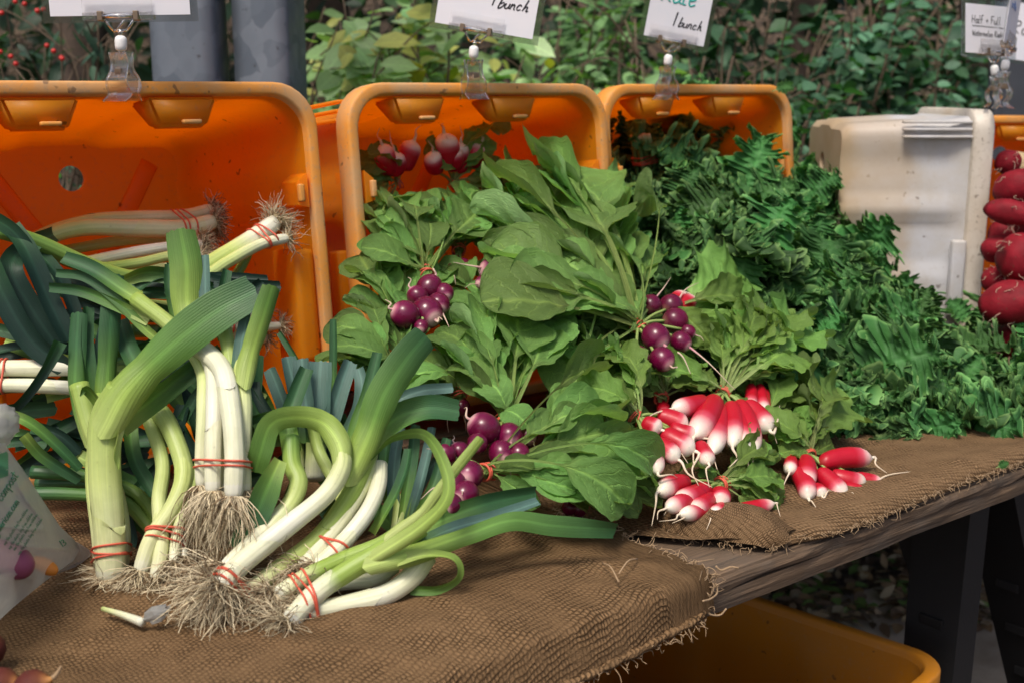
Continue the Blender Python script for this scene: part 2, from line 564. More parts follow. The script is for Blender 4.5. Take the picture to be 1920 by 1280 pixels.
def ground_z(x, y):
    # flat market floor, then a wooded bank rising behind the stall
    s = y * .82 + x * .30 - 4.6
    b = 0 if s < 0 else min(6.5, s * .62 + .12 * s * s if s < 4 else s * .62 + 1.92)
    k = .035 if abs(x) < 12 and abs(y) < 12 else .2
    return b + (mnoise.noise(Vector((x * 1.3, y * 1.3, 0))) * k + mnoise.noise(Vector((x * 4, y * 4, 3))) * .014) * (1 if s > -2.2 else .25)
V = [(x, y, ground_z(x, y)) for x in xs for y in ys]
struct(link('ground', mesh('ground', V, grid_faces(len(xs), len(ys)), SOIL)))
# a worn concrete walk behind the table and a low step beyond it
bm_v, bm_f = boxVF(-.3, 1.6, 0, .5, 0, .035, .008)
c0 = atz(1500, 1150, 0)
M = Matrix.Translation(Vector((c0[0] - .2, c0[1] - .62, .004))) @ Matrix.Rotation(math.radians(-12), 4, 'Z')
struct(link('pavement', mesh('pavement', bm_v * np.array((1, 1.25, 1)), bm_f, CONC, smooth=False), None, M))
c0 = atz(1880, 1050, 0)
st = thing('stone_step', 'low pale concrete step behind the black trestle at the right', 'step', (c0[0], c0[1], 0))
for k, (z0, z1, dy) in enumerate(((0, .09, 0), (.092, .17, .16))):
    bm_v, bm_f = boxVF(-.05, 1.6, dy, .5 + dy, z0, z1, .012)
    link('slab', mesh('slab', bm_v, bm_f, CONC, smooth=False), st, Matrix.Translation(Vector((c0[0], c0[1] + .12, 0))) @ Matrix.Rotation(math.radians(-14), 4, 'Z'))

# ================================================================== the table
YF = .784
tb = thing('market_table', 'long rough wooden plank table holding the vegetables and crates', 'table', (1.2, 1.4, 0))
y = YF
k = 0
rr = random.Random(3)
while y < 1.98:
    w = rr.uniform(.135, .19)
    bm_v, bm_f = boxVF(-1.6, 1.7, 0, w - .006, -.016, 0, .003)
    bm_v[:, 2] += np.array([mnoise.noise(Vector((p[0] * 3, y * 5, 0))) * .002 for p in bm_v])
    link('plank', mesh('plank', bm_v, bm_f, WOOD, smooth=False), tb, Matrix.Translation(Vector((1.6 + rr.uniform(-.05, .05), y, TZ - rr.uniform(0, .003)))))
    y += w
    k += 1
def rough_beam(x0, x1, y0, y1, z0, z1, n=60, a=.0022):
    b = Bag()
    xs = np.linspace(x0, x1, n)
    V = []
    for i, x in enumerate(xs):
        for (yy, zz, q) in ((y0, z0, 1), (y0 - .001, (z0 + z1) / 2, 2), (y0, z1, 3), (y1, z1, 4), (y1, z0, 5)):
            V.append((x, yy + a * mnoise.noise(Vector((x * 16, q * 3.1, 0))), zz + a * mnoise.noise(Vector((x * 13, q * 5.7, 9)))))
    F = [(i * 5 + j, i * 5 + (j + 1) % 5, (i + 1) * 5 + (j + 1) % 5, (i + 1) * 5 + j) for i in range(n - 1) for j in range(5)]
    F += [(4, 3, 2, 1, 0), tuple((n - 1) * 5 + j for j in range(5))]
    return np.array(V), F
V, F = rough_beam(-1.5, 1.7, -.006, .035, -.040, -.018)
link('front_beam', mesh('front_beam', V, F, WOOD, smooth=False), tb, Matrix.Translation(Vector((1.6, YF, TZ))))
V, F = rough_beam(-1.5, 1.7, 0, .035, -.062, -.018)
link('rear_beam', mesh('rear_beam', V, F, WOOD, smooth=False), tb, Matrix.Translation(Vector((1.6, 1.9, TZ))))
# splintered end of the front board where no cloth lies
V, F = rough_beam(-.46, 1.0, -.0075, .02, -.0165, -.004, 50, .004)
link('splintered_edge', mesh('splintered_edge', V, F, WOOD, smooth=False), tb, Matrix.Translation(Vector((1.3, YF, TZ))))

# ================================================================== black folding trestles
def trestle(label, X, Y0, lean=0):
    t = thing('folding_trestle', label, 'trestle', (X, Y0 + .5, 0), 'black folding trestles under the table')
    L = 1.0
    for s in (-1, 1):
        # panel side: moulded A-shape with two legs, a web and ladder-like recess
        def slant(u, z):
            return s * (.05 + (TZ - .075 - z) * .27)
        zt = TZ - .075
        for e in (0, 1):
            y0 = Y0 + .09 + e * (L - .18)
            dirn = -1 if e == 0 else 1
            b = Bag()
            n = 14
            for i in range(n):
                z = zt - zt * i / (n - 1)
                yy = y0 + dirn * .10 * (i / (n - 1))
                w = .048 - .012 * i / (n - 1)
                x = slant(0, z)
                b.V.append(np.array([(x - .027, yy - w, z), (x + .027, yy - w, z), (x + .027, yy + w, z), (x - .027, yy + w, z)]))
            V = np.vstack(b.V)
            F = [(i * 4 + j, i * 4 + (j + 1) % 4, (i + 1) * 4 + (j + 1) % 4, (i + 1) * 4 + j) for i in range(n - 1) for j in range(4)] + [(3, 2, 1, 0), tuple((n - 1) * 4 + j for j in range(4))]
            leg = link('leg', mesh('leg', V, F, BLACK, smooth=False), t, Matrix.Translation(Vector((X, 0, 0))))
            bm_v, bm_f = boxVF(-.024, .024, y0 + dirn * .10 - .05, y0 + dirn * .10 + .05, 0, .022, .004)
            bm_v[:, 0] += slant(0, 0)
            link('foot', mesh('foot', bm_v, bm_f, BLACK, smooth=False), leg, Matrix.Translation(Vector((X, 0, 0))))
        # web between the legs, with an arched lower edge
        V, F = [], []
        n = 24
        for i in range(n):
            q = i / (n - 1)
            yy = Y0 + .08 + q * (L - .16)
            zl = zt - .05 - .20 * (abs(2 * q - 1) ** 5)
            for z in (zt, (zt + zl) / 2, zl):
                V += [(slant(0, z) - .007, yy, z), (slant(0, z) + .007, yy, z)]
        for i in range(n - 1):
            a, c = i * 6, (i + 1) * 6
            for (p, q) in ((0, 2), (2, 4)):
                F += [(a + p, a + q, c + q, c + p), (a + p + 1, c + p + 1, c + q + 1, a + q + 1)]
            F += [(a + 4, a + 5, c + 5, c + 4), (a, c, c + 1, a + 1)]
        link('web', mesh('web', V, F, BLACK, smooth=False), t, Matrix.Translation(Vector((X, 0, 0))))
        for z in (.22, .30, .38, .46):
            bm_v, bm_f = boxVF(-.031, .031, Y0 + .06 - .10 * (zt - z) / zt + .01, Y0 + .06 - .10 * (zt - z) / zt + .05, z - .008, z + .008, .003)
            bm_v[:, 0] += slant(0, z)
            link('rung', mesh('rung', bm_v, bm_f, BLACK, smooth=False), t, Matrix.Translation(Vector((X, 0, 0))))
    bm_v, bm_f = boxVF(X - .05, X + .05, Y0, Y0 + L, TZ - .095, TZ - .041, .006)
    link('top_rail', mesh('top_rail', bm_v, bm_f, BLACK, smooth=False), t)
    return t
XT = atz(1720, 1000, .66)[0]
trestle('black plastic folding trestle right of the yellow crate, legs splayed', 1.665, YF + .075)
trestle('black plastic folding trestle farther right, at the edge of the picture', 2.28, YF + .09)

# ================================================================== burlap
def sheet_noise(x, y, a=1.0):
    v = .011 * mnoise.noise(Vector((x * 5, y * 6, 1.7))) + .0035 * mnoise.noise(Vector((x * 13, y * 15, 4))) + .0015 * mnoise.noise(Vector((x * 30, y * 34, 8)))
    w = mnoise.noise(Vector((x * 7 + y * 4, y * 2.2 - x, 11)))
    v += .0075 * max(0, 1 - abs(w) * 5) ** 2 * (.5 + .5 * mnoise.noise(Vector((x * 3, y * 3, 20))))
    return a * v
def cloth_strands(bag, pts, n, seed, L=.02, r=.0006):
    R = random.Random(seed)
    pts = cr(pts, 200)
    for k in range(n):
        p = pts[R.randrange(len(pts))]
        d = np.array((R.uniform(-1, 1), R.uniform(-1, .2), R.uniform(-1, .5)))
        q = [p + d * L * R.uniform(.3, 1) * i / 3 + np.array((R.uniform(-1, 1), R.uniform(-1, 1), R.uniform(-1, 1))) * L * .25 * (i > 0) for i in range(4)]
        V, F, U = tube(cr(q, 7), np.linspace(r, r * .5, 7), 4)
        bag.add(V, F, U)
# left sack: over the table, round the front edge, down to a hem
nx, ny = 150, 110
X0, X1 = -.35, .856
V, U = [], []
hem = []
for i in range(nx):
    a = i / (nx - 1)
    x = X0 + (X1 - X0) * a
    drape = np.interp(x, (-.3, .3, .55, .75, .83, .856), (.075, .062, .048, .040, .030, .022)) + .008 * mnoise.noise(Vector((x * 9, 0, 0)))
    back = 1.42 - .02 * mnoise.noise(Vector((x * 6, 5, 0))) - (0.30 if x > .78 else 0) * ((x - .78) / .076) ** 2
    yf = YF - .008 + .004 * mnoise.noise(Vector((x * 7, 2, 2)))
    flat = back - yf
    rad = .012
    tot = flat + rad * 1.4 + drape
    for j in range(ny):
        s = tot * (j / (ny - 1)) ** .8
        if s < flat:
            yy, zz = back - s, TZ + .008
            w = sheet_noise(x, yy)
            puff = .012 * math.exp(-((yy - YF - .07) / .06) ** 2) * (.6 + .4 * math.sin(x * 11 + 1.2)) * np.interp(x, (.2, .5, .89), (.5, 1, .3))
            zz += w + puff + .006
            xo = 0
        else:
            t = s - flat
            if t < rad * 1.4:
                th = t / (rad * 1.4) * math.pi / 2
                yy, zz = yf - rad * math.sin(th), TZ + .014 - rad * (1 - math.cos(th)) * 1.0
                zz += sheet_noise(x, yf) * (1 - t / (rad * 1.4))
            else:
                t2 = t - rad * 1.4
                wob = mnoise.noise(Vector((x * 8, t2 * 6, 7))) * .011 + mnoise.noise(Vector((x * 19, t2 * 10, 3))) * .004
                yy, zz = yf - rad - .006 * math.sin(t2 * 40) + wob * min(1, t2 / .02), TZ + .014 - rad - t2
        xe = 0.012 * mnoise.noise(Vector((yy * 18, zz * 18, 2))) * max(0, (a - .93) / .07)
        V.append((x + xe, yy, zz))
        U.append((x, s))
    hem.append(V[-1])
me = mesh('burlap', V, grid_faces(nx, ny)[::1], BURLAP, U)
sk = tag(link('burlap_sack', me), 'coarse brown burlap sack under the leeks, hanging over the front table edge', 'burlap')
b = Bag()
cloth_strands(b, hem[40:], 260, 5, .018, .0006)
end = [V[(nx - 1) * ny + j] for j in range(20, ny, 6)]
cloth_strands(b, end, 150, 6, .02, .0006)
for q in ([(1342, 1092), (1345, 1110), (1332, 1122), (1318, 1126)], [(1342, 1060), (1352, 1068), (1370, 1062), (1385, 1064)], [(1325, 1135), (1330, 1150), (1350, 1152), (1362, 1140)]):
    pp = [aty(x, y_, YF - .02 - .004 * k) for k, (x, y_) in enumerate(q)]
    T_, F_, U_ = tube(cr(pp, 16), .0011, 5)
    b.add(T_, F_, U_)
stuff(link('frayed_thread', b.mesh('frayed_thread', JUTE), sk))
# rolled seam along the hem
hp = np.array(hem)[::3] + np.array((0, -.001, .004))
T_, F_, U_ = tube(cr(hp, 160), [.0042 + .0012 * math.sin(i * 1.7) for i in range(160)], 7)
link('hem_seam', mesh('hem_seam', T_, F_, BURLAP, U_ * np.array((.02, 1.2))), sk)
# straws on the cloth
for k, (a0, b0) in enumerate((((1160, 1075), (1195, 1047)), ((1130, 1055), (1160, 1090)), ((260, 1165), (300, 1150)))):
    p, q = atz(*a0, TZ + .022), atz(*b0, TZ + .024)
    T_, F_, U_ = tube(cr([p, (p + q) / 2 + np.array((0, 0, .006)), q], 8), .0009, 5)
    tag(link('straw', mesh('straw', T_, F_, JUTE)), ('thin dry straw on the burlap near the table edge', 'short bent straw crossing another straw on the burlap', 'pale straw lying below the leek roots on the burlap')[k], 'straw')
# right sack: lies on the boards, its left end folded over
f_px = [(1452, 1029), (1500, 1014), (1560, 1003), (1660, 968), (1760, 926), (1860, 889), (1990, 848), (2200, 788)]
fr = cr([atz(*p, TZ + .004) for p in f_px], 120)
V, U = [], []
nj = 50
for i, p in enumerate(fr):
    for j in range(nj):
        q = j / (nj - 1)
        if j == 0:
            V.append((p[0], p[1] + .003, TZ + .001))
        elif j == 1:
            V.append((p[0], p[1], TZ + .004))
        else:
            yy = p[1] + .004 + (q ** 1.2) * .42
            V.append((p[0] - .30 * q * (1 - i / 119) ** 3 , yy, TZ + .009 + .8 * sheet_noise(p[0], yy) + .006 * math.exp(-((yy - p[1] - .03) / .025) ** 2)))
        U.append((p[0], V[-1][1]))
sk2 = tag(link('burlap_sack', mesh('burlap', V, grid_faces(120, nj)[::1], BURLAP_R, U)), 'light brown burlap sack under the radishes and kale, its end folded over', 'burlap')
for f in sk2.data.polygons:
    pass
fa = cr([atz(*p, TZ + .002) for p in ((1222, 990), (1262, 1008), (1340, 1022), (1420, 1034), (1456, 1031))], 50)
ba = cr([atz(*p, TZ + .012) for p in ((1262, 940), (1300, 945), (1350, 950), (1420, 955), (1500, 990))], 50)
V, U = [], []
for i in range(50):
    for j in range(18):
        q = j / 17
        p = fa[i] * (1 - q) + ba[i] * q
        hh = .026 * (math.sin(math.pi * min(1, q * 1.15 + .02)) ** .55 if q < .85 else max(0, math.sin(math.pi * min(1, q * 1.15 + .02))) ** .55) * np.interp(i, (0, 8, 40, 49), (.55, 1, 1.1, .35))
        bul = -.010 * math.sin(math.pi * min(1, q * 2.2)) * (q < .45)
        V.append((p[0], p[1] + bul, p[2] + hh + .4 * sheet_noise(p[0] * 1.7, p[1] * 1.7)))
        U.append((i * .0055, q * .11))
link('folded_end', mesh('folded_end', V, grid_faces(50, 18), BURLAP_R, U), sk2)
b = Bag()
cloth_strands(b, fr[:70:4] + np.array((0, 0, .004)), 150, 8, .014, .0005)
cloth_strands(b, fa[::4] + np.array((0, 0, .004)), 60, 9, .014, .0005)
stuff(link('frayed_thread', b.mesh('frayed_thread', JUTE), sk2))

# ================================================================== galvanised posts behind the stall
def post(label, px0, px1, d, ratio, h=3.4):
    """box post seen on its front and on its right side; ratio = share of the front face"""
    c = at((px0 + px1) / 2, 100, d)
    az = math.atan2(c[0], c[1])
    wpx = (px1 - px0) * d / FPX
    fwd = np.array((math.sin(az), math.cos(az), 0))
    rt = np.array((math.cos(az), -math.sin(az), 0))
    w = wpx * ratio / math.cos(math.radians(16))
    dep = wpx * (1 - ratio) / math.sin(math.radians(16))
    x = nrm(rt * math.cos(math.radians(16)) - fwd * math.sin(math.radians(16)))
    t = thing('steel_post', label, 'post', (c[0], c[1], 0), 'galvanised posts behind the leek crate')
    M = frame((c[0], c[1], 0), x, (0, 0, 1))
    bm_v, bm_f = boxVF(-w / 2, w / 2, -dep / 2, dep / 2, 0.012, h, .028)
    link('shaft', mesh('shaft', bm_v, bm_f, GALV), t, M)
    bm_v, bm_f = boxVF(-w / 2 - .05, w / 2 + .05, -dep / 2 - .05, dep / 2 + .05, 0, .012, .002)
    link('base_plate', mesh('base_plate', bm_v, bm_f, GALV, smooth=False), t, M)
post('grey galvanised steel post, the left one behind the leek crate', 283, 432, 2.55, .77)
post('grey galvanised steel post, the right one behind the leek crate', 437, 579, 2.62, .70)
SLATE = m_simple('dark_slate_paint', (.045, .052, .065), .6, nscale=12, namt=.4)
c = at(1935, 120, 3.4)
t = thing('dark_panel', 'dark slate panel behind the price cards at the right edge', 'panel', (c[0], c[1], 0))
bm_v, bm_f = boxVF(-.09, .6, -.02, .02, 0.0, 2.6, .006)
link('board', mesh('board', bm_v, bm_f, SLATE, smooth=False), t, frame((c[0], c[1], 0), RT, (0, 0, 1)))
bm_v, bm_f = boxVF(-.112, -.0905, -.03, .03, 0.0, 2.62, .004)
link('edge_post', mesh('edge_post', bm_v, bm_f, SLATE, smooth=False), t, frame((c[0], c[1], 0), RT, (0, 0, 1)))
# ================================================================== crates
def smooth(a, b, x):
    t = min(1, max(0, (x - a) / (b - a)))
    return t * t * (3 - 2 * t)
def crate(name, label, W_, H_, D_, M, mat, rim, hole=True, group=None, tabs=(.3, .67), dr=.03, side_tabs=True, blocks=True, lip=.0085, bars=True, ribk=1.0, rc=.055):
    W_, H_ = W_ + .014, H_ + .007
    t = thing(name, label, 'crate', M.translation, group)
    ms, mc = 26, 7
    def rib(side, f):
        """how far the wall steps outwards at fraction f along a side"""
        if side in (1, 3):
            f = f if side == 1 else 1 - f          # from the floor up
            return .013 * (smooth(.14, .17, f) - smooth(.36, .39, f)) + .016 * (smooth(.60, .64, f) - smooth(.70, .73, f)) - .006 * (smooth(.80, .84, f) - smooth(.92, .96, f))
        if side == 0:
            return .008 * (smooth(.3, .34, f) - smooth(.66, .7, f))
        return .010 * (smooth(.28, .36, f) - smooth(.64, .72, f))
    def loop(i, y, k=0.0):
        hw, z0, z1 = W_ / 2 - i, i, H_ - i
        r = max(.02, rc - i * .5)
        P = []
        cs = [(-hw + r, z0, hw - r, z0, 0, -1), (hw, z0 + r, hw, z1 - r, 1, 0), (hw - r, z1, -hw + r, z1, 0, 1), (-hw, z1 - r, -hw, z0 + r, -1, 0)]
        cc = [(hw - r, z0 + r, -90), (hw - r, z1 - r, 0), (-hw + r, z1 - r, 90), (-hw + r, z0 + r, 180)]
        for s in range(4):
            ax, az, bx, bz, ox, oz = cs[s]
            for q in range(ms):
                f = q / (ms - 1)
                e = rib(s, f) * k * ribk
                P.append((ax + (bx - ax) * f + ox * e, y, az + (bz - az) * f + oz * e))
            cx, cz, a0 = cc[s]
            for q in range(1, mc):
                a = math.radians(a0 + 90 * q / mc)
                P.append((cx + r * math.cos(a), y, cz + r * math.sin(a)))
        return P
    th = .005
    prof_out = [(dr + .012, D_, 1), (dr, D_ - .012, 1), (dr * .55, D_ * .5, 1), (.010, .075, 1), (.004, .048, .2), (.002, .036, 0)]
    prof_rim = [(.002, .036, 0), (-lip, .035, 0), (-lip - .002, .033, 0), (-lip - .002, .002, 0), (-lip - .0005, -.0005, 0), (-lip + .002, -.0015, 0), (.003, -.0015, 0), (.005, -.0002, 0), (.0058, .004, 0), (.0075, .010, 0)]
    prof_in = [(.0075, .010, 0), (.009, .048, .2), (.015, .075, 1), (dr * .55 + th, D_ * .5, 1), (dr + th, D_ - .016, 1), (dr + .02, D_ - .006, .6)]
    def loft(prof):
        V, F = [], []
        n = 0
        for (i, y, k) in prof:
            L = loop(i, y, k)
            V += L
            n = len(L)
        for a in range(len(prof) - 1):
            F += [(a * n + q, a * n + (q + 1) % n, (a + 1) * n + (q + 1) % n, (a + 1) * n + q) for q in range(n)]
        return np.array(V), F, n
    b = Bag()
    Vo, Fo, n = loft(prof_out)
    Vi, Fi, n = loft(prof_in)
    b.add(Vo, Fo)
    b.add(Vi, Fi)
    link('shell', b.mesh('shell', mat), t, M)
    Vr, Fr, n = loft(prof_rim)
    link('rim', mesh('rim', Vr, Fr, rim), t, M)
    # back wall with a round hole
    hx, hz, hr = (W_ * .04, H_ * .80, .019 if hole else .003)
    b = Bag()
    outer = Vo[:n]
    inner = Vi[-n:]
    def circ(y, ref):
        ref = ref - ref.mean(0)
        a = np.arctan2(ref[:, 2], ref[:, 0])
        return np.stack([hx + hr * np.cos(a), np.full(n, y), hz + hr * np.sin(a)], 1)
    c1, c2 = circ(D_ - .006, inner), circ(D_, outer)
    V = np.vstack([inner, c1, c2, outer])
    F = [(k * n + q, k * n + (q + 1) % n, (k + 1) * n + (q + 1) % n, (k + 1) * n + q) for k in range(3) for q in range(n)]
    bk = link('back_wall', mesh('back_wall', V, F, mat, smooth=False), t, M)
    for (ax, az, bx, bz) in ((-.46, .50, -.22, .84), (-.22, .84, .02, .46), (.06, .44, .30, .84)):
        P = cr([(ax * W_, D_ - .0065, az * H_), (bx * W_, D_ - .0065, bz * H_)], 12)
        V, F, U = tube(P, .014, 12, .22, ref=(0, 1, 0))
        link('embossed_rib', mesh('embossed_rib', V, F, mat), bk, M)
    # nesting tabs under the top edge, each with a small peg
    for fx in tabs:
        x = -W_ / 2 + fx * W_
        zt = H_ - .0085
        V = np.array([(x - .046, .0015, zt), (x + .046, .0015, zt), (x + .030, .0035, zt - .036), (x - .030, .0035, zt - .036),
                      (x - .052, .052, zt - .004), (x + .052, .052, zt - .004), (x + .036, .030, zt - .038), (x - .036, .030, zt - .038)])
        bm = bmesh.new()
        vs = [bm.verts.new(v) for v in V]
        for f in ((0, 1, 2, 3), (7, 6, 5, 4), (0, 4, 5, 1), (1, 5, 6, 2), (2, 6, 7, 3), (3, 7, 4, 0)):
            bm.faces.new([vs[i] for i in f])
        bmesh.ops.bevel(bm, geom=list(bm.edges), offset=.004, segments=2, affect='EDGES')
        bm.verts.index_update()
        V, F = [v.co[:] for v in bm.verts], [tuple(v.index for v in f.verts) for f in bm.faces]
        bm.free()
        tb_ = link('tab', mesh('tab', V, F, rim if False else mat), t, M)
        bm_v, bm_f = boxVF(x - .004, x + .021, -.004, .004, zt - .034, zt - .0285, .0024)
        link('peg', mesh('peg', bm_v, bm_f, rim), tb_, M)
    if side_tabs:
        for s in (-1, 1):
            x = s * (W_ / 2 - .011)
            z0, z1 = H_ * .66, H_ * .76
            V = np.array([(x, .002, z0), (x, .002, z1), (x - s * .016, .004, z1 - .012), (x - s * .016, .004, z0 + .004),
                          (x, .085, z0), (x, .085, z1), (x - s * .006, .07, z1 - .01), (x - s * .006, .07, z0 + .004)])
            F = [(0, 1, 2, 3), (7, 6, 5, 4), (0, 4, 5, 1), (1, 5, 6, 2), (2, 6, 7, 3), (3, 7, 4, 0)]
            tb_ = link('tab', mesh('tab', V, F, mat, smooth=False), t, M)
            bm_v, bm_f = boxVF(x - s * .012 - .004, x - s * .012 + .004, -.004, .005, z0 + .008, z0 + .032, .0025)
            link('peg', mesh('peg', bm_v, bm_f, rim), tb_, M)
    if blocks:
        for s in (-1, 1):
            x = s * (W_ / 2 - .010)
            bm_v, bm_f = boxVF(min(x, x - s * .030), max(x, x - s * .030), .004, .075, H_ * .20, H_ * .54, .009)
            hb = link('handle_block', mesh('handle_block', bm_v, bm_f, mat), t, M)
            xo = s * (W_ / 2 + lip * .4)
            bm_v, bm_f = boxVF(min(xo, xo + s * .020), max(xo, xo + s * .020), .0365, .062, H_ * .22, H_ * .52, .005)
            link('grip', mesh('grip', bm_v, bm_f, mat), hb, M)
    if bars:
        for s in (-1, 1):
            for k in range(3):
                z = H_ - .012 - k * .013
                xo = s * (W_ / 2 - .004 + .0035 * k)
                bm_v, bm_f = boxVF(xo - .006, xo + .006, .0365, .16, z - .0025, z + .0025, .002)
                link('stacking_bar', mesh('stacking_bar', bm_v, bm_f, mat), t, M)
    return t
TAU = math.radians(6)
def crate_M(xc, z0=.793, yb=1.40, yaw=0.0, roll=0.0):
    return Matrix.Translation(Vector((xc, yb, z0))) @ Matrix.Rotation(yaw, 4, 'Z') @ Matrix.Rotation(-TAU, 4, 'X') @ Matrix.Rotation(roll, 4, 'Y')
GC = 'orange crates tipped on their sides'
HC = .455
crate('plastic_crate', 'orange plastic crate on its side with the leeks, the leftmost', .452, HC, .36, crate_M(.548), ORANGE, ORANGE_RIM, True, GC, (.245, .62))
crate('plastic_crate', 'orange plastic crate on its side with the purple radishes, the middle one', .452, HC, .36, crate_M(1.082), ORANGE, ORANGE_RIM, False, GC, (.245, .615))
crate('plastic_crate', 'orange plastic crate on its side with kale inside, right of the radish crate', .452, HC, .36, crate_M(1.577, yb=1.42), ORANGE, ORANGE_RIM, False, GC, (.26, .65))
# white crate turned to the right
ax = -RT * .985 - FW * np.array((1, 1, 0)) * -.05
rimp = at(1862, 205, 2.12)
X_ = nrm(np.array((ax[0], ax[1], 0)))                     # its depth runs to the left
HW = .46
xw = np.cross(X_, (0, 0, 1))                              # its width
Mw = Matrix(((xw[0], X_[0], 0, rimp[0]), (xw[1], X_[1], 0, rimp[1]), (0, 0, 1, rimp[2] - HW - .018), (0, 0, 0, 1)))
wid = .34
sgn = 1 if xw @ FW > 0 else -1
Mw = Mw @ Matrix.Translation(Vector((sgn * wid / 2 * 1.0, 0, 0)))
crate('plastic_crate', 'stained white plastic crate on its side with red beets, opening to the right', wid, HW, .262, Mw, WHITE_CRATE, WHITE_RIM, True, None, (.3, .7), .016, ribk=.6, rc=.032)
# orange crate behind the white one at the right edge
rp = at(1985, 215, 2.55)
crate('plastic_crate', 'orange crate behind the white crate, cut off by the right edge', .40, .44, .34,
      Matrix.Translation(Vector((rp[0], rp[1], rp[2] - .46))) @ Matrix.Rotation(math.radians(-38), 4, 'Z'), ORANGE, ORANGE_RIM, True)
# yellow crate standing under the table, open at the top
zr = .455
A, B_ = atz(1392, 1122, zr), atz(1735, 1236, zr)
d1 = nrm(B_ - A)
d2 = np.array((d1[1], -d1[0], 0))
if d2 @ FW > 0:
    d2 = -d2
Ly = .60
Lw = .42
c0 = B_ - d1 * (Ly / 2 - .012) + d2 * (Lw / 2 - .012)
My = Matrix(((d1[0], 0, d2[0], c0[0]), (d1[1], 0, d2[1], c0[1]), (0, -1, 0, zr), (0, 0, 0, 1)))
# local x along the far rim, local y downwards, local z towards the eye
My = My @ Matrix.Translation(Vector((0, 0, -Lw / 2)))
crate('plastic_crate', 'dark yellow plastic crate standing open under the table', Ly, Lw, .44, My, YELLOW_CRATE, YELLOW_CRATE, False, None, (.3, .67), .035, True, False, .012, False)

# ================================================================== steel-sprung price card holders
HAND = {  # handwritten strokes on a 1 x 1 body (x to the right, y up; descenders below 0)
    '1': [[(.45, 1.15), (.30, 0)]],
    'b': [[(.32, 1.1), (.05, .02), (.20, .0), (.45, .12), (.55, .38), (.40, .52), (.18, .35)]],
    'u': [[(.12, .5), (.05, .12), (.18, .0), (.38, .15), (.5, .5)], [(.5, .5), (.45, .1), (.58, .02)]],
    'n': [[(.14, .5), (.04, .0)], [(.07, .25), (.28, .5), (.42, .42), (.36, .05), (.5, .02)]],
    'c': [[(.48, .45), (.28, .52), (.08, .22), (.18, .0), (.45, .10)]],
    'h': [[(.38, 1.1), (.06, .0)], [(.12, .25), (.34, .48), (.46, .38), (.42, .05), (.62, .08)]],
    'K': [[(.12, 1), (.08, 0)], [(.58, 1), (.12, .48), (.62, .0)]],
    'a': [[(.48, .42), (.28, .52), (.06, .22), (.18, .0), (.42, .2), (.48, .5)], [(.48, .5), (.46, .1), (.60, .02)]],
    'l': [[(.22, 1.05), (.08, .1), (.26, .02)]],
    'e': [[(.08, .26), (.42, .34), (.38, .52), (.16, .45), (.08, .15), (.24, .0), (.48, .12)]],
    'H': [[(.1, 1), (.05, 0)], [(.6, 1), (.55, 0)], [(.06, .5), (.58, .52)]],
    'f': [[(.5, 1.0), (.32, 1.05), (.2, .7), (.14, -.05)], [(.02, .48), (.42, .52)]],
    '+': [[(.28, .62), (.28, .12)], [(.05, .36), (.52, .38)]],
    'F': [[(.12, 1), (.06, 0)], [(.12, 1), (.58, 1.02)], [(.1, .52), (.46, .54)]],
    'W': [[(.02, 1), (.14, 0), (.36, .7), (.48, 0), (.72, 1.02)]],
    't': [[(.24, .9), (.14, .08), (.32, .03)], [(.02, .58), (.44, .62)]],
    'r': [[(.12, .5), (.06, 0)], [(.08, .3), (.24, .5), (.42, .48)]],
    'm': [[(.1, .5), (.04, 0)], [(.06, .3), (.2, .5), (.28, .4), (.25, 0)], [(.26, .3), (.42, .5), (.52, .4), (.5, 0)]],
    'o': [[(.28, .52), (.08, .3), (.16, .02), (.38, .05), (.46, .34), (.28, .52)]],
    'i': [[(.14, .5), (.1, 0)], [(.17, .74), (.18, .78)]],
    'R': [[(.1, 1), (.06, 0)], [(.1, .98), (.48, .98), (.5, .66), (.1, .5), (.58, 0)]],
    'd': [[(.46, .42), (.22, .5), (.06, .22), (.18, .0), (.42, .2)], [(.52, 1.05), (.46, .04)]],
    's': [[(.44, .46), (.2, .52), (.14, .34), (.42, .2), (.34, .0), (.06, .06)]],
    'x': [[(.05, .5), (.45, 0)], [(.45, .5), (.05, 0)]], 'M': [[(.05, 0), (.1, 1), (.34, .4), (.6, 1), (.62, 0)]],
    'p': [[(.12, .5), (.02, -.45)], [(.1, .4), (.34, .52), (.48, .3), (.3, .02), (.08, .1)]],
    'g': [[(.46, .42), (.24, .5), (.08, .25), (.2, .02), (.44, .2)], [(.5, .5), (.42, -.3), (.12, -.38)]],
    'A': [[(.02, 0), (.32, 1), (.6, 0)], [(.12, .36), (.5, .36)]], '.': [[(.1, .0), (.12, .03)]],
    '3': [[(.08, .95), (.4, .98), (.45, .7), (.2, .54), (.48, .38), (.42, .05), (.06, .04)]],
}
ADV = {'1': .55, 'l': .36, 'i': .3, ' ': .42, 'm': .68, 'W': .8, 'H': .74, 'K': .72, 'F': .62, 'R': .68, 't': .46, 'r': .46, 'M': .76, '.': .25}
def handwriting(text, x, y, size, slant=.0, seed=0, thick=.07, adv=1.0, wob=.03):
    R = random.Random(seed)
    out = []
    for ch in text:
        for st in HAND.get(ch, []):
            out.append([(x + (a + slant * b_) * size + R.uniform(-wob, wob) * size, y + b_ * size + R.uniform(-wob, wob) * size) for a, b_ in st])
        x += ADV.get(ch, .58) * size * adv
    return out
def strokes_mesh(name, strokes, r, mat):
    b = Bag()
    for st in strokes:
        P = cr([(a, 0, c) for a, c in st], max(8, 6 * len(st)))
        V, F, U = tube(P, np.linspace(r * 1.15, r * .8, len(P)), 6, .35, ref=(0, 1, 0))
        b.add(V, F, U)
    return b.mesh(name, mat)
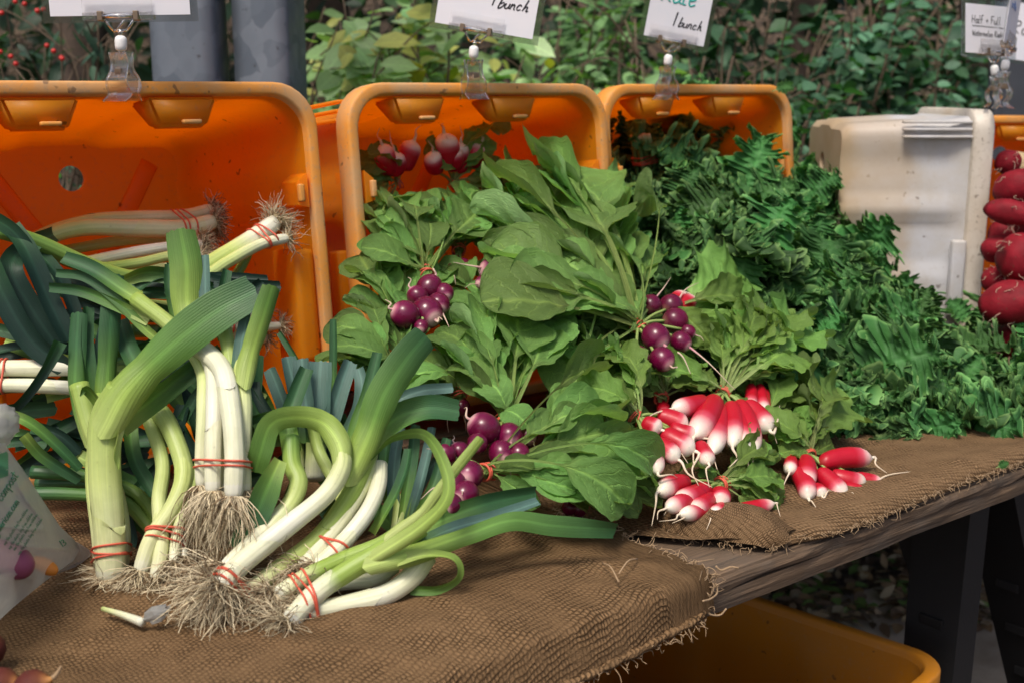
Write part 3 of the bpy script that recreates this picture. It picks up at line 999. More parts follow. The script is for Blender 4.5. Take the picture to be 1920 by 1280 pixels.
def card_holder(label, gx, gy, d, face, roll, wide, high, writing, slip=(0, 0), facing=0, hgt=1.0, lean=0, clip_yaw=25):
    """gx, gy: where the lower jaws grip; face: degrees the card turns about its stem"""
    o = at(gx, gy, d)
    az = math.atan2(FW[0], FW[1])
    Rz = Matrix.Rotation(-az + math.radians(facing), 4, 'Z')
    O = Matrix.Translation(Vector(o)) @ Rz
    t = thing('price_card_holder', label, 'price card', o, 'price cards clipped to the crates')
    s = hgt
    Mc = O @ Matrix.Rotation(math.radians(clip_yaw), 4, 'Z')
    # lower jaws: two bowed clear plates, pinched by a spring
    for sg in (-1, 1):
        prof = [(.000, .020 if sg < 0 else .014), (.014, .006), (.024, .0115), (.034, .0125), (.044, .007), (.054, .0045), (.064, .009)]
        P = cr([(0, sg * y_, z * s) for z, y_ in ((-.006, prof[0][1]), (.004, .0075), (.014, .0115), (.026, .0125), (.038, .0065), (.050, .0050), (.062, .0085))], 26)
        Wd = np.interp(np.linspace(0, 1, 26), (0, .3, .65, 1), (.0165, .0170, .0125, .0120))
        V = []
        for p, w in zip(P, Wd):
            V += [(-w, p[1] - .0012, p[2]), (w, p[1] - .0012, p[2]), (w, p[1] + .0012, p[2]), (-w, p[1] + .0012, p[2])]
        F = [(i * 4 + j, i * 4 + (j + 1) % 4, (i + 1) * 4 + (j + 1) % 4, (i + 1) * 4 + j) for i in range(25) for j in range(4)] + [(3, 2, 1, 0), tuple(100 + j for j in range(4))]
        link('jaw', mesh('jaw', V, F, CLEAR, smooth=False), t, Mc)
        for e in (-1, 1):
            Q = np.array([(e * w * .96, p[1] - sg * .002, p[2]) for p, w in zip(P, Wd)])
            V, F, U = tube(Q, .0011, 6)
            link('jaw_rib', mesh('jaw_rib', V, F, JOINT_CLEAR), t, Mc)
    V, F = boxVF(-.0045, .0045, -.009, .009, .030 * s, .040 * s, .001)
    link('spring', mesh('spring', V, F, SPRING, smooth=False), t, Mc)
    # stem, milky joint, second stem
    V, F, U = tube([(0, 0, .052 * s), (0, 0, .066 * s)], .0035, 10)
    link('stem', mesh('stem', V, F, CLEAR), t, O)
    V, F = lathe([(0, .004), (.002, .0066), (.006, .0072), (.013, .0072), (.016, .0064), (.018, .004)], 14)
    Jm = O @ Matrix.Translation(Vector((0, 0, .064 * s))) @ Matrix.Rotation(math.radians(lean), 4, 'Y') @ Matrix.Rotation(math.radians(-90), 4, 'Y')
    link('swivel_joint', mesh('swivel_joint', V, F, JOINT), t, Jm)
    top = O @ Matrix.Translation(Vector((0, 0, .064 * s))) @ Matrix.Rotation(math.radians(lean), 4, 'Y') @ Matrix.Translation(Vector((0, 0, .018))) @ Matrix.Rotation(math.radians(face), 4, 'Z') @ Matrix.Rotation(math.radians(roll), 4, 'Y')
    V, F, U = tube([(0, 0, -.001), (0, 0, .007)], .003, 10)
    link('stem', mesh('stem', V, F, CLEAR), t, top)
    # neck: an open trapezoid of thick clear bars
    b = Bag()
    for (x0, z0, x1, z1) in ((-.008, .006, .008, .006), (-.008, .006, -.017, .018), (.008, .006, .017, .018), (-.004, .006, .006, .018)):
        V, F, U = tube([(x0, 0, z0), (x1, 0, z1)], .0017, 6)
        b.add(V, F, U)
    link('neck', b.mesh('neck', JOINT_CLEAR), t, top)
    V, F = boxVF(-.042, .042, -.007, .007, .018, .027, .002)
    gb = link('grip_bar', mesh('grip_bar', V, F, CLEAR, smooth=False), t, top)
    for e in (-1, 1):
        V, F = boxVF(e * .021 - .003, e * .021 + .003, -.0078, .0078, .0172, .0285, .001)
        link('spring', mesh('spring', V, F, SPRING, smooth=False), gb, top)
    for k in range(9):
        for e in (-1, 1):
            V, F = boxVF(e * (.027 + .0016 * k) - .0005, e * (.027 + .0016 * k) + .0005, -.0086, -.0068, .019, .0265, 0)
            link('ridge', mesh('ridge', V, F, JOINT_CLEAR, smooth=False), gb, top)
    V, F, U = tube([(-.018, -.006, .0225), (.018, -.006, .0225)], .0028, 8)
    link('hinge_pin', mesh('hinge_pin', V, F, JOINT_CLEAR), gb, top)
    V, F = boxVF(-.041, .041, -.0062, -.0050, .0272, .044, 0)
    link('lip', mesh('lip', V, F, CLEAR, smooth=False), gb, top)
    # laminated card
    cx, cz = slip
    Ct = top @ Matrix.Translation(Vector((cx, 0, .0235 + cz)))
    V, F = boxVF(-wide / 2 - .009, wide / 2 + .009, .0004, .0012, -.008, high + .009, 0)
    link('laminate_sleeve', mesh('laminate_sleeve', V, F, LAMINATE, smooth=False), t, Ct)
    V, F = boxVF(-wide / 2, wide / 2, -.0008, 0, 0, high, 0)
    cd_ = link('card', mesh('card', V, F, CARD, smooth=False), t, Ct)
    for (txt, x, z, size, ink, sl_, seed, th_) in writing:
        if isinstance(txt, str):
            st = handwriting(txt, x, z, size, sl_, seed)
        else:
            st = txt
        link('lettering', strokes_mesh('lettering', st, th_, ink), cd_, Ct @ Matrix.Translation(Vector((0, -.0013, 0))))
    return t
JOINT_CLEAR = m_clear('thick_clear_plastic', .12, (.95, .95, .96), .12)
yr = 1.40 + HC * math.sin(TAU)
def rim_d(px):
    return depth(aty(px, 175, yr - .012))
card_holder('laminated price card clipped to the leek crate rim', 233, 182, rim_d(233), 3, -3, .165, .11,
            [([[(-.048, .026), (-.046, .024)], [(.058, .036), (.060, .031), (.063, .030)]], 0, 0, 0, INK, 0, 0, .0011),
             ([[(-.06, .062), (-.03, .060), (.0, .064), (.05, .060)]], 0, 0, 0, INK, 0, 0, .0014)], (.002, 0), clip_yaw=-22, lean=2, hgt=.84)
card_holder('white price card reading 1 bunch, clipped to the radish crate', 888, 180, rim_d(888), -14, 6, .150, .115,
            [('1', .002, .038, .020, INK, .1, 2, .0012), ('bunch', .016, .036, .0155, INK, .16, 3, .0010)], (.010, 0), clip_yaw=28, lean=4, hgt=.84)
card_holder('white price card reading Kale 1 bunch, clipped to the kale crate', 1250, 182, rim_d(1250), 8, 6, .105, .115,
            [('1', -.012, .024, .020, INK, .05, 4, .0012), ('bunch', .002, .024, .0142, INK, .05, 5, .0010), ('Kale', -.036, .060, .028, INK_TEAL, .05, 6, .0016)], (.004, 0), clip_yaw=-50, lean=4, hgt=.8)
card_holder('tilted white card reading Half + Full Watermelon, right end', 1862, 196, 2.12, 30, 14, .125, .085,
            [('Half + Full', -.048, .052, .0135, INK, .05, 7, .0007), ([[(-.046, .047), (.02, .047)], [(.022, .047), (.045, .046)]], 0, 0, 0, INK, 0, 0, .0005),
             ('Watermelon Radish', -.046, .030, .0095, INK, .05, 8, .0006)], (-.012, -.004), clip_yaw=60, hgt=.8, lean=-14)
card_holder('narrow price card turned edge-on above the white crate', 1878, 198, 2.08, 58, 6, .10, .13,
            [('Half + Full', -.04, .10, .012, INK_RED, .05, 9, .0007), ('xe Mix', -.03, .062, .014, INK_BLUE, .05, 10, .0008)], (.0, 0), clip_yaw=80, hgt=.95, lean=3)
card_holder('white price card reading Roots, at the right edge', 1945, 215, 2.5, -3, 5, .17, .115,
            [('Roots', -.075, .052, .026, INK, .05, 11, .0011)], (-.006, 0), clip_yaw=40, hgt=1.0, lean=3)
# ================================================================== leeks
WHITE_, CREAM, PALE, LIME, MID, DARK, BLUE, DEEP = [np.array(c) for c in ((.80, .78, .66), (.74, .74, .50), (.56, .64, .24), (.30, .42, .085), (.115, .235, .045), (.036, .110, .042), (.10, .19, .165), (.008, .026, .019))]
def grad(s, stops):
    xs_ = [a for a, _ in stops]
    return np.stack([np.interp(s, xs_, [c[k] for _, c in stops]) for k in range(3)], 1)
def root_tuft(center, axis, rad, n, L, seed, hang=.25, r=.00055, dirt=.35):
    """fringe of root hairs leaving a root plate"""
    R = np.random.default_rng(seed)
    axis = nrm(axis)
    u = nrm(np.cross(axis, (.3, .2, .9)))
    v = np.cross(axis, u)
    a = R.uniform(0, 2 * math.pi, n)
    q = np.sqrt(R.uniform(.02, 1, n))
    st = center + (u * np.cos(a)[:, None] + v * np.sin(a)[:, None]) * (q * rad)[:, None]
    out = u * np.cos(a)[:, None] + v * np.sin(a)[:, None]
    spread = R.uniform(.2, 1.5, n) * q
    d = axis * R.uniform(.35, 1.0, n)[:, None] + out * spread[:, None] + R.normal(0, .22, (n, 3))
    d /= np.linalg.norm(d, axis=1)[:, None]
    ln = L * R.uniform(.35, 1.15, n)
    K = 7
    P = np.zeros((n, K, 3))
    P[:, 0] = st - axis * .003
    cur = d.copy()
    for k in range(1, K):
        cur = cur + R.normal(0, .26, (n, 3)) + np.array((0, 0, -hang * .5))
        cur /= np.linalg.norm(cur, axis=1)[:, None]
        P[:, k] = P[:, k - 1] + cur * (ln / (K - 1))[:, None]
    P[:, :, 2] = np.maximum(P[:, :, 2], TZ + .016)
    T = np.gradient(P, axis=1)
    T /= np.maximum(1e-9, np.linalg.norm(T, axis=2))[:, :, None]
    A = np.cross(T, np.array((.31, .53, .79)))
    A /= np.maximum(1e-9, np.linalg.norm(A, axis=2))[:, :, None]
    B = np.cross(T, A)
    rr = (r * R.uniform(.6, 1.5, n))[:, None] * np.linspace(1, .45, K)[None]
    ring = [A * math.cos(x) + B * math.sin(x) for x in (0, 2.094, 4.189)]
    V = np.stack([P + g * rr[:, :, None] for g in ring], 2)          # n,K,3,3
    V = V.reshape(-1, 3)
    base = (np.arange(n) * K * 3)[:, None, None] + (np.arange(K - 1) * 3)[None, :, None] + np.arange(3)[None, None]
    nxt = (np.arange(n) * K * 3)[:, None, None] + (np.arange(K - 1) * 3)[None, :, None] + ((np.arange(3) + 1) % 3)[None, None]
    F = np.stack([base, nxt, nxt + 3, base + 3], -1).reshape(-1, 4)
    c = np.where(R.uniform(0, 1, n)[:, None] < dirt, np.array((.24, .17, .10)), np.array((.66, .56, .38))) * R.uniform(.65, 1.3, n)[:, None]
    col = np.repeat(c, K * 3, axis=0)
    return V, F, col
def ribbon(P, Wd, nref, twist=0.0, cup=1.0, nv=9, crease=.10, wave=0.0, seed=0, tip='cut'):
    P = np.asarray(P)
    n = len(P)
    T = tangents(P)
    nref = np.broadcast_to(nref, (n, 3))
    s = np.linspace(0, 1, n)
    tw = np.radians(np.interp(s, np.linspace(0, 1, len(np.atleast_1d(twist))), np.atleast_1d(twist)))
    cu = np.interp(s, np.linspace(0, 1, len(np.atleast_1d(cup))), np.atleast_1d(cup))
    V, uv = [], []
    R = random.Random(seed)
    p1, p2 = R.uniform(0, 6), R.uniform(0, 6)
    vv = np.linspace(-1, 1, nv)
    jag = np.array([R.uniform(-.5, .5) for _ in range(nv)])
    for i in range(n):
        side = nrm(np.cross(T[i], nref[i]))
        nn = np.cross(side, T[i])
        side, nn = side * math.cos(tw[i]) + nn * math.sin(tw[i]), -side * math.sin(tw[i]) + nn * math.cos(tw[i])
        c = max(.05, abs(cu[i]))
        w = Wd[i] / 2
        x = w * np.sin(c * vv) / c
        y = (1 if cu[i] > 0 else -1) * w * (1 - np.cos(c * vv)) / c + crease * w * np.abs(vv)
        y = y + wave * w * (vv ** 2) * np.where(vv > 0, math.sin(s[i] * 6 + p1), math.sin(s[i] * 5 + p2))
        q = P[i] + side * x[:, None] + nn * y[:, None]
        if cu[0] < 0 and s[i] < .22:
            q = q + T[i] * ((np.abs(vv) ** 1.1 - .55) * w * .62 * (1 - s[i] / .22))[:, None]
        if i == n - 1 and tip == 'cut':
            q = q + T[i] * (jag * .15 * w)[:, None] - T[i] * (np.abs(vv) * w * .18)[:, None]
        V.append(q)
        uv += [(v * .5 + .5, s[i]) for v in vv]
    return np.vstack(V), grid_faces(n, nv), np.array(uv), np.repeat(s, nv)
def pxw(w, d):
    return w * d / FPX
def band_loops(parent, paths, radii, centre, axis, n=3, seed=0, r=.0014, name='rubber_band', spread=.006):
    """rubber band laid round the hull of the stalks at a cross-section"""
    R = random.Random(seed)
    axis = nrm(axis)
    u = nrm(np.cross(axis, (.2, .3, .93)))
    v = np.cross(axis, u)
    pts = []
    for P, rad in zip(paths, radii):
        k = int(np.argmin(np.abs((P - centre) @ axis) + .25 * np.linalg.norm(P - centre, axis=1)))
        q = P[k] - centre
        cx, cy = q @ u, q @ v
        rr_ = rad[k] if hasattr(rad, '__len__') else rad
        for a in np.linspace(0, 2 * math.pi, 14, endpoint=False):
            pts.append((cx + (rr_ + .0008) * math.cos(a), cy + (rr_ + .0008) * math.sin(a)))
    pts = sorted(set((round(a, 6), round(b, 6)) for a, b in pts))
    def half(ps):
        h = []
        for p in ps:
            while len(h) > 1 and (h[-1][0] - h[-2][0]) * (p[1] - h[-2][1]) - (h[-1][1] - h[-2][1]) * (p[0] - h[-2][0]) <= 0:
                h.pop()
            h.append(p)
        return h
    hull = half(pts)[:-1] + half(pts[::-1])[:-1]
    hull = np.array(hull + hull[:1])
    s = np.r_[0, np.cumsum(np.linalg.norm(np.diff(hull, axis=0), axis=1))]
    tt = np.linspace(0, s[-1], 44, endpoint=False)
    hx, hy = np.interp(tt, s, hull[:, 0]), np.interp(tt, s, hull[:, 1])
    for k in range(n):
        off = (k - (n - 1) / 2) * spread + R.uniform(-.25, .25) * spread
        ph, am = R.uniform(0, 6), R.uniform(.2, .8) * spread
        g = 1 + .012 * k + .006
        P = np.array([centre + u * x * g + v * y * g + axis * (off + am * math.sin(2 * math.pi * i / 44 + ph)) for i, (x, y) in enumerate(zip(hx, hy))])
        P = np.vstack([P, P[:1]])
        V, F, U = tube(P, r * R.uniform(.85, 1.2), 7, .8, caps=False)
        link(name, mesh(name, V, F, BAND, U), parent)
LSEED = [100]
def leek_bunch(label, stalks, leaves, band=None, roots=90, rootlen=.035, hang=.3, dirt=.35, group='leek bunches'):
    """stalks: (points, width px at the root, width px at the top, colour stops or None); leaves: (points, width px start, width px max, twist, cup, tone)"""
    base = P3(stalks[0][0][0]) if stalks else P3(leaves[0][0][0])
    t = thing('leek_bunch', label, 'leeks', base, group)
    paths, radii = [], []
    for st in stalks:
        pts, w0, w1 = st[0], st[1] * .92, st[2] * .90
        stops = st[3] if len(st) > 3 and st[3] else [(0, WHITE_), (.30, WHITE_), (.55, CREAM), (.8, PALE), (1, LIME)]
        nroot = st[4] if len(st) > 4 else roots
        Q = [P3(p) for p in pts]
        n = 34
        P = cr(Q, n)
        LSEED[0] += 1
        d0, d1 = depth(P[0]), depth(P[-1])
        s = np.linspace(0, 1, n)
        r0, r1 = pxw(w0, d0) / 2, pxw(w1, d1) / 2
        R_ = r0 + (r1 - r0) * s
        R_[0] *= .72
        R_[1] *= .95
        R_ = R_ * (1 + .015 * np.sin(s * 17 + LSEED[0]))
        V, F, U = tube(P, R_, 16)
        cs = grad(np.repeat(s, 16), stops)
        k = link('stalk', mesh('stalk', V, F, LEEK, U, cs), t)
        # an outer sheath that ends part of the way up in a slanting lip
        j = 11 + (LSEED[0] * 5) % 12
        if w0 > 24 and len(pts) > 3:
            T_s = tangents(P)
            Vs, Fs, Us = tube(P[2:j], R_[2:j] * np.linspace(1.0, 1.055, j - 2), 16, caps=False)
            a_ = np.arange(16) / 16 * 2 * math.pi + LSEED[0]
            Vs[-16:] += T_s[j - 1] * (R_[j] * (1.1 * np.cos(a_) + .25 * np.cos(3 * a_)))[:, None]
            Vs[-32:-16] += T_s[j - 2] * (R_[j] * .45 * np.cos(a_))[:, None]
            link('sheath', mesh('sheath', Vs, Fs, LEEK, Us, grad(np.repeat(s[2:j], 16), stops) * np.array((.97, .98, .86))), k)
        ax0 = tangents(P)[0]
        if nroot:
            V, F, c = root_tuft(P[0], -ax0, r0 * 1.0, int(nroot * 1.9), rootlen * 1.15, LSEED[0], hang, dirt=dirt)
            rt = stuff(link('root_tuft', mesh('root_tuft', V, F, ROOT, None, c), k))
            V, F = lathe([(-.005, r0 * .35), (-.003, r0 * .8), (.002, r0 * .95), (.004, r0 * .75)], 14)
            link('root_plate', mesh('root_plate', V, F, ROOT, None, np.tile((.30, .22, .12), (len(V), 1))), k, frame(P[0], ax0, (0, 0, 1)))
        paths.append(P)
        radii.append(R_)
    for lf in leaves:
        pts, w0, w1, tw, cup, tone = lf[:6]
        w0, w1 = w0 * .90, w1 * (.76 if tone == 'deep' else .92)
        Q = [P3(p) for p in pts]
        n = max(16, 6 * len(pts))
        P = cr(Q, n)
        s = np.linspace(0, 1, n)
        LSEED[0] += 1
        dm = depth(P[n // 2])
        pointed = len(lf) > 6 and lf[6] == 'point'
        prof = np.interp(s, (0, .35, .8, 1), (w0, w1, w1 * .95, w1 * (.12 if pointed else .82)))
        Wd = pxw(prof, dm)
        to_cam = CAM - P
        to_cam = to_cam / np.linalg.norm(to_cam, axis=1)[:, None]
        c0 = np.atleast_1d(cup)[0]
        if c0 < 0:      # starts as a sheath wrapped round the stalk, then opens
            k_ = np.clip(1 - s / .34, 0, 1)
            g_ = np.interp(s, (0, .12), (.93, 1.05))
            Wd = Wd * (1 + (abs(c0) * g_ - 1) * k_)
            P = P + to_cam * (pxw(w0, dm) / 2 * g_ * k_)[:, None]
        V, F, U, sv = ribbon(P, Wd, to_cam, tw, cup, 11, .12, .05, LSEED[0], 'point' if pointed else 'cut')
        stops = {'dark': [(0, LIME), (.25, MID), (.6, DARK), (1, DARK)], 'lime': [(0, PALE * .6 + LIME * .4), (.3, LIME), (.8, MID), (1, MID * .8)],
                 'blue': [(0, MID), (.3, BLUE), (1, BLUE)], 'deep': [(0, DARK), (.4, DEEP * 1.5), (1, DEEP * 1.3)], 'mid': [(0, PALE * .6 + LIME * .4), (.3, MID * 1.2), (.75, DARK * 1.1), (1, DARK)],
                 'big': [(0, PALE * .6 + LIME * .4), (.18, LIME), (.42, MID * 1.1), (1, DARK)], 'pale': [(0, PALE), (1, LIME)]}[tone]
        cs = grad(sv, stops)
        vv = np.abs(U[:, 0] - .5) * 2
        cs = cs * (1 + .5 * np.exp(-(vv / .12) ** 2))[:, None]
        link('leaf', mesh('leaf', V, F, LEEK_LEAF, U, cs), t)
    if band and paths:
        p = P3(band[0])
        k = np.argmin([np.linalg.norm(P - p, axis=1).min() for P in paths])
        i = int(np.argmin(np.linalg.norm(paths[k] - p, axis=1)))
        use = [j for j, P in enumerate(paths) if np.linalg.norm(P - p, axis=1).min() < .07]
        cen = np.mean([paths[j][int(np.argmin(np.linalg.norm(paths[j] - p, axis=1)))] for j in use], axis=0)
        ax_ = np.mean([tangents(paths[j])[int(np.argmin(np.linalg.norm(paths[j] - p, axis=1)))] for j in use], axis=0)
        band_loops(t, [paths[j] for j in use], [radii[j] for j in use], cen, ax_, band[1] if len(band) > 1 else 3, LSEED[0])
    return t
G = [(0, WHITE_), (.12, CREAM), (.5, PALE), (1, LIME)]
GW = [(0, WHITE_), (.5, WHITE_), (.8, CREAM), (1, PALE)]
# --- front row -----------------------------------------------------------------
leek_bunch('thick leek bunch at front left, one wide leaf bent across to the right',
    [([(208, 1088, 1.20), (205, 1000, 1.20), (196, 880, 1.205), (200, 790, 1.21), (232, 730, 1.21)], 58, 72, G, 130),
     ([(222, 1096, 1.225), (228, 1000, 1.235), (208, 900, 1.25), (170, 800, 1.26), (148, 720, 1.27)], 34, 40, G, 60),
     ([(190, 1092, 1.225), (186, 1000, 1.235), (176, 900, 1.25), (184, 800, 1.27), (196, 740, 1.28)], 30, 36, G, 50)],
    [([(200, 800, 1.203), (240, 730, 1.20), (320, 650, 1.20), (405, 585, 1.205), (482, 545, 1.215)], 72, 92, (0, 12, 22), (-2.5, -1.3, -.25, .25), 'big'),
     ([(222, 800, 1.23), (290, 745, 1.24), (360, 690, 1.25), (415, 655, 1.26)], 50, 52, -25, .8, 'mid'),
     ([(170, 830, 1.27), (143, 745, 1.275), (143, 660, 1.28), (147, 585, 1.285)], 40, 46, 18, (-2.2, -1.2, -.8), 'mid'),
     ([(166, 830, 1.28), (168, 720, 1.285), (160, 640, 1.29), (163, 575, 1.295)], 30, 34, -30, .8, 'dark'),
     ([(198, 770, 1.285), (203, 690, 1.285), (208, 600, 1.29), (216, 512, 1.30)], 36, 50, -14, (-2.0, -.9, -.6), 'dark'),
     ([(205, 770, 1.30), (190, 690, 1.30), (200, 620, 1.305), (228, 560, 1.31)], 28, 34, 35, .8, 'blue'),
     ([(206, 790, 1.26), (182, 750, 1.25), (160, 728, 1.24), (150, 742, 1.235)], 28, 24, 30, .8, 'lime', 'point'),
     ([(228, 790, 1.2), (215, 850, 1.19), (222, 880, 1.185)], 20, 24, 60, .6, 'pale', 'point')],
    ((205, 1028, 1.20), 3), 90, .035, .5, .55)
leek_bunch('leek bunch with curved stems and matted roots, second from front left',
    [([(262, 1075, 1.19), (285, 1010, 1.20), (330, 940, 1.215), (345, 880, 1.23), (318, 800, 1.25), (285, 755, 1.27)], 34, 40, G, 160),
     ([(292, 1090, 1.185), (303, 1020, 1.20), (298, 940, 1.225), (305, 870, 1.24), (285, 800, 1.26), (262, 745, 1.28)], 30, 30, G, 90),
     ([(326, 1058, 1.19), (332, 1000, 1.205), (352, 935, 1.22), (372, 880, 1.24), (388, 830, 1.26)], 22, 26, G, 90),
     ([(345, 1050, 1.20), (340, 990, 1.22), (345, 950, 1.24), (360, 900, 1.26)], 18, 20, None, 60)],
    [([(262, 760, 1.28), (245, 790, 1.27), (252, 860, 1.255), (292, 930, 1.24)], 26, 34, 10, .8, 'dark'),
     ([(285, 760, 1.28), (265, 700, 1.29), (240, 650, 1.31), (225, 600, 1.33)], 40, 44, 0, .8, 'dark')],
    ((300, 1000, 1.20), 3), 100, .04, .4, .4)
leek_bunch('leek bunch standing roots-down in the middle of the leeks, tops spread open',
    [([(400, 925, 1.165), (400, 850, 1.17), (402, 760, 1.19), (398, 690, 1.22), (360, 620, 1.25)], 36, 34, GW, 170),
     ([(438, 935, 1.15), (440, 850, 1.155), (432, 760, 1.175), (415, 690, 1.205), (368, 645, 1.235), (345, 618, 1.26)], 40, 42, GW, 170),
     ([(458, 925, 1.17), (456, 850, 1.175), (458, 760, 1.19), (452, 690, 1.21), (470, 650, 1.225)], 30, 34, [(0, WHITE_), (.35, CREAM), (.7, PALE), (1, PALE)], 120),
     ([(378, 915, 1.185), (378, 850, 1.19), (382, 760, 1.205), (378, 690, 1.23), (330, 620, 1.255), (255, 560, 1.28)], 26, 34, G, 110),
     ([(420, 925, 1.19), (424, 850, 1.195), (436, 740, 1.205), (430, 660, 1.22), (418, 610, 1.23)], 28, 32, G, 90)],
    [([(375, 640, 1.245), (352, 570, 1.255), (350, 500, 1.26), (338, 428, 1.265)], 40, 74, -8, (-2.0, -.8, -.5), 'lime'),
     ([(385, 620, 1.255), (385, 560, 1.265), (385, 520, 1.27), (384, 478, 1.275)], 20, 26, 20, .6, 'blue'),
     ([(416, 640, 1.235), (410, 590, 1.24), (418, 540, 1.245), (425, 505, 1.25)], 26, 28, -25, .7, 'dark'),
     ([(446, 720, 1.20), (452, 650, 1.21), (462, 600, 1.215), (470, 535, 1.225)], 34, 30, 30, .9, 'blue'),
     ([(462, 720, 1.195), (474, 660, 1.20), (492, 600, 1.205), (512, 535, 1.21)], 36, 56, -22, (-2.2, -1.1, -.9), 'lime'),
     ([(350, 625, 1.26), (330, 590, 1.27), (318, 530, 1.28), (318, 495, 1.285)], 24, 26, 0, .8, 'dark'),
     ([(260, 562, 1.28), (225, 540, 1.285), (172, 505, 1.29), (118, 484, 1.295)], 34, 36, -20, .7, 'dark'),
     ([(280, 600, 1.28), (215, 570, 1.285), (150, 545, 1.29), (92, 538, 1.295)], 26, 26, 15, .6, 'mid'),
     ([(300, 640, 1.28), (270, 615, 1.28), (215, 560, 1.285), (160, 520, 1.29), (105, 512, 1.295)], 20, 22, 0, .6, 'dark')],
    ((424, 868, 1.16), 2), 120, .055, .75, .25)
leek_bunch('long curved leek bunch at front centre with a shaggy root ball facing forward',
    [([(408, 1105, 1.10), (450, 1058, 1.12), (540, 985, 1.15), (612, 925, 1.17), (642, 872, 1.18), (634, 835, 1.19)], 46, 38, [(0, WHITE_), (.5, WHITE_), (.75, CREAM), (.95, PALE), (1, PALE)], 330),
     ([(420, 1070, 1.125), (480, 1010, 1.15), (540, 950, 1.17), (560, 905, 1.18), (548, 870, 1.19), (545, 820, 1.205)], 38, 38, [(0, WHITE_), (.35, WHITE_), (.55, PALE), (.8, LIME), (1, MID)], 150),
     ([(448, 1122, 1.115), (520, 1068, 1.15), (600, 1005, 1.18), (655, 930, 1.20), (690, 850, 1.215)], 38, 40, [(0, WHITE_), (.12, CREAM), (.3, PALE), (.7, LIME), (1, LIME)], 160)],
    [([(641, 878, 1.18), (636, 832, 1.185), (605, 792, 1.19), (552, 782, 1.185), (508, 796, 1.175), (488, 850, 1.17), (478, 885, 1.175)], 38, 52, (0, 0, 25, 20, -10), (-2.2, -.9, -.35, -.2), 'lime'),
     ([(600, 800, 1.20), (545, 774, 1.20), (495, 778, 1.2), (450, 795, 1.21)], 24, 22, 30, .7, 'mid'),
     ([(525, 862, 1.165), (505, 905, 1.155), (478, 970, 1.15), (445, 1030, 1.145)], 30, 58, 8, .5, 'dark'),
     ([(548, 850, 1.205), (540, 790, 1.22), (555, 740, 1.235), (575, 690, 1.25)], 46, 40, 0, .9, 'dark'),
     ([(655, 900, 1.20), (690, 820, 1.20), (720, 740, 1.205), (765, 670, 1.215), (800, 630, 1.225)], 42, 78, (0, -8, -22), (-2.2, -.8, -.4), 'big'),
     ([(690, 850, 1.22), (735, 790, 1.235), (800, 765, 1.245), (862, 772, 1.25)], 34, 58, (0, 20), (.9, .6), 'mid'),
     ([(700, 800, 1.25), (740, 755, 1.26), (790, 733, 1.265), (850, 727, 1.27)], 26, 26, 10, .6, 'blue'),
     ([(655, 880, 1.225), (668, 800, 1.235), (690, 740, 1.245), (710, 660, 1.255)], 30, 30, 20, .8, 'mid')],
    ((432, 1088, 1.11), 3), 200, .05, .25, .3)
leek_bunch('short leek bunch lying behind the front pair, two white stems with a loose band',
    [([(562, 1070, 1.155), (612, 1010, 1.18), (655, 950, 1.20), (682, 900, 1.215), (692, 850, 1.23)], 38, 38, [(0, WHITE_), (.3, WHITE_), (.6, CREAM), (1, PALE)], 150),
     ([(592, 1068, 1.15), (640, 1020, 1.17), (685, 965, 1.19), (708, 915, 1.21), (712, 870, 1.23)], 36, 34, [(0, WHITE_), (.5, WHITE_), (1, CREAM)], 130),
     ([(540, 1085, 1.15), (585, 1035, 1.175), (630, 985, 1.2), (640, 930, 1.22), (600, 850, 1.25), (585, 790, 1.26)], 28, 26, G, 110)],
    [([(700, 1000, 1.20), (740, 930, 1.20), (760, 880, 1.205), (768, 840, 1.21)], 26, 26, 40, .7, 'dark'),
     ([(580, 800, 1.27), (572, 740, 1.28), (568, 700, 1.285), (566, 672, 1.29)], 30, 42, 20, .6, 'blue')],
    ((622, 1022, 1.17), 2), 120, .035, .3, .45)
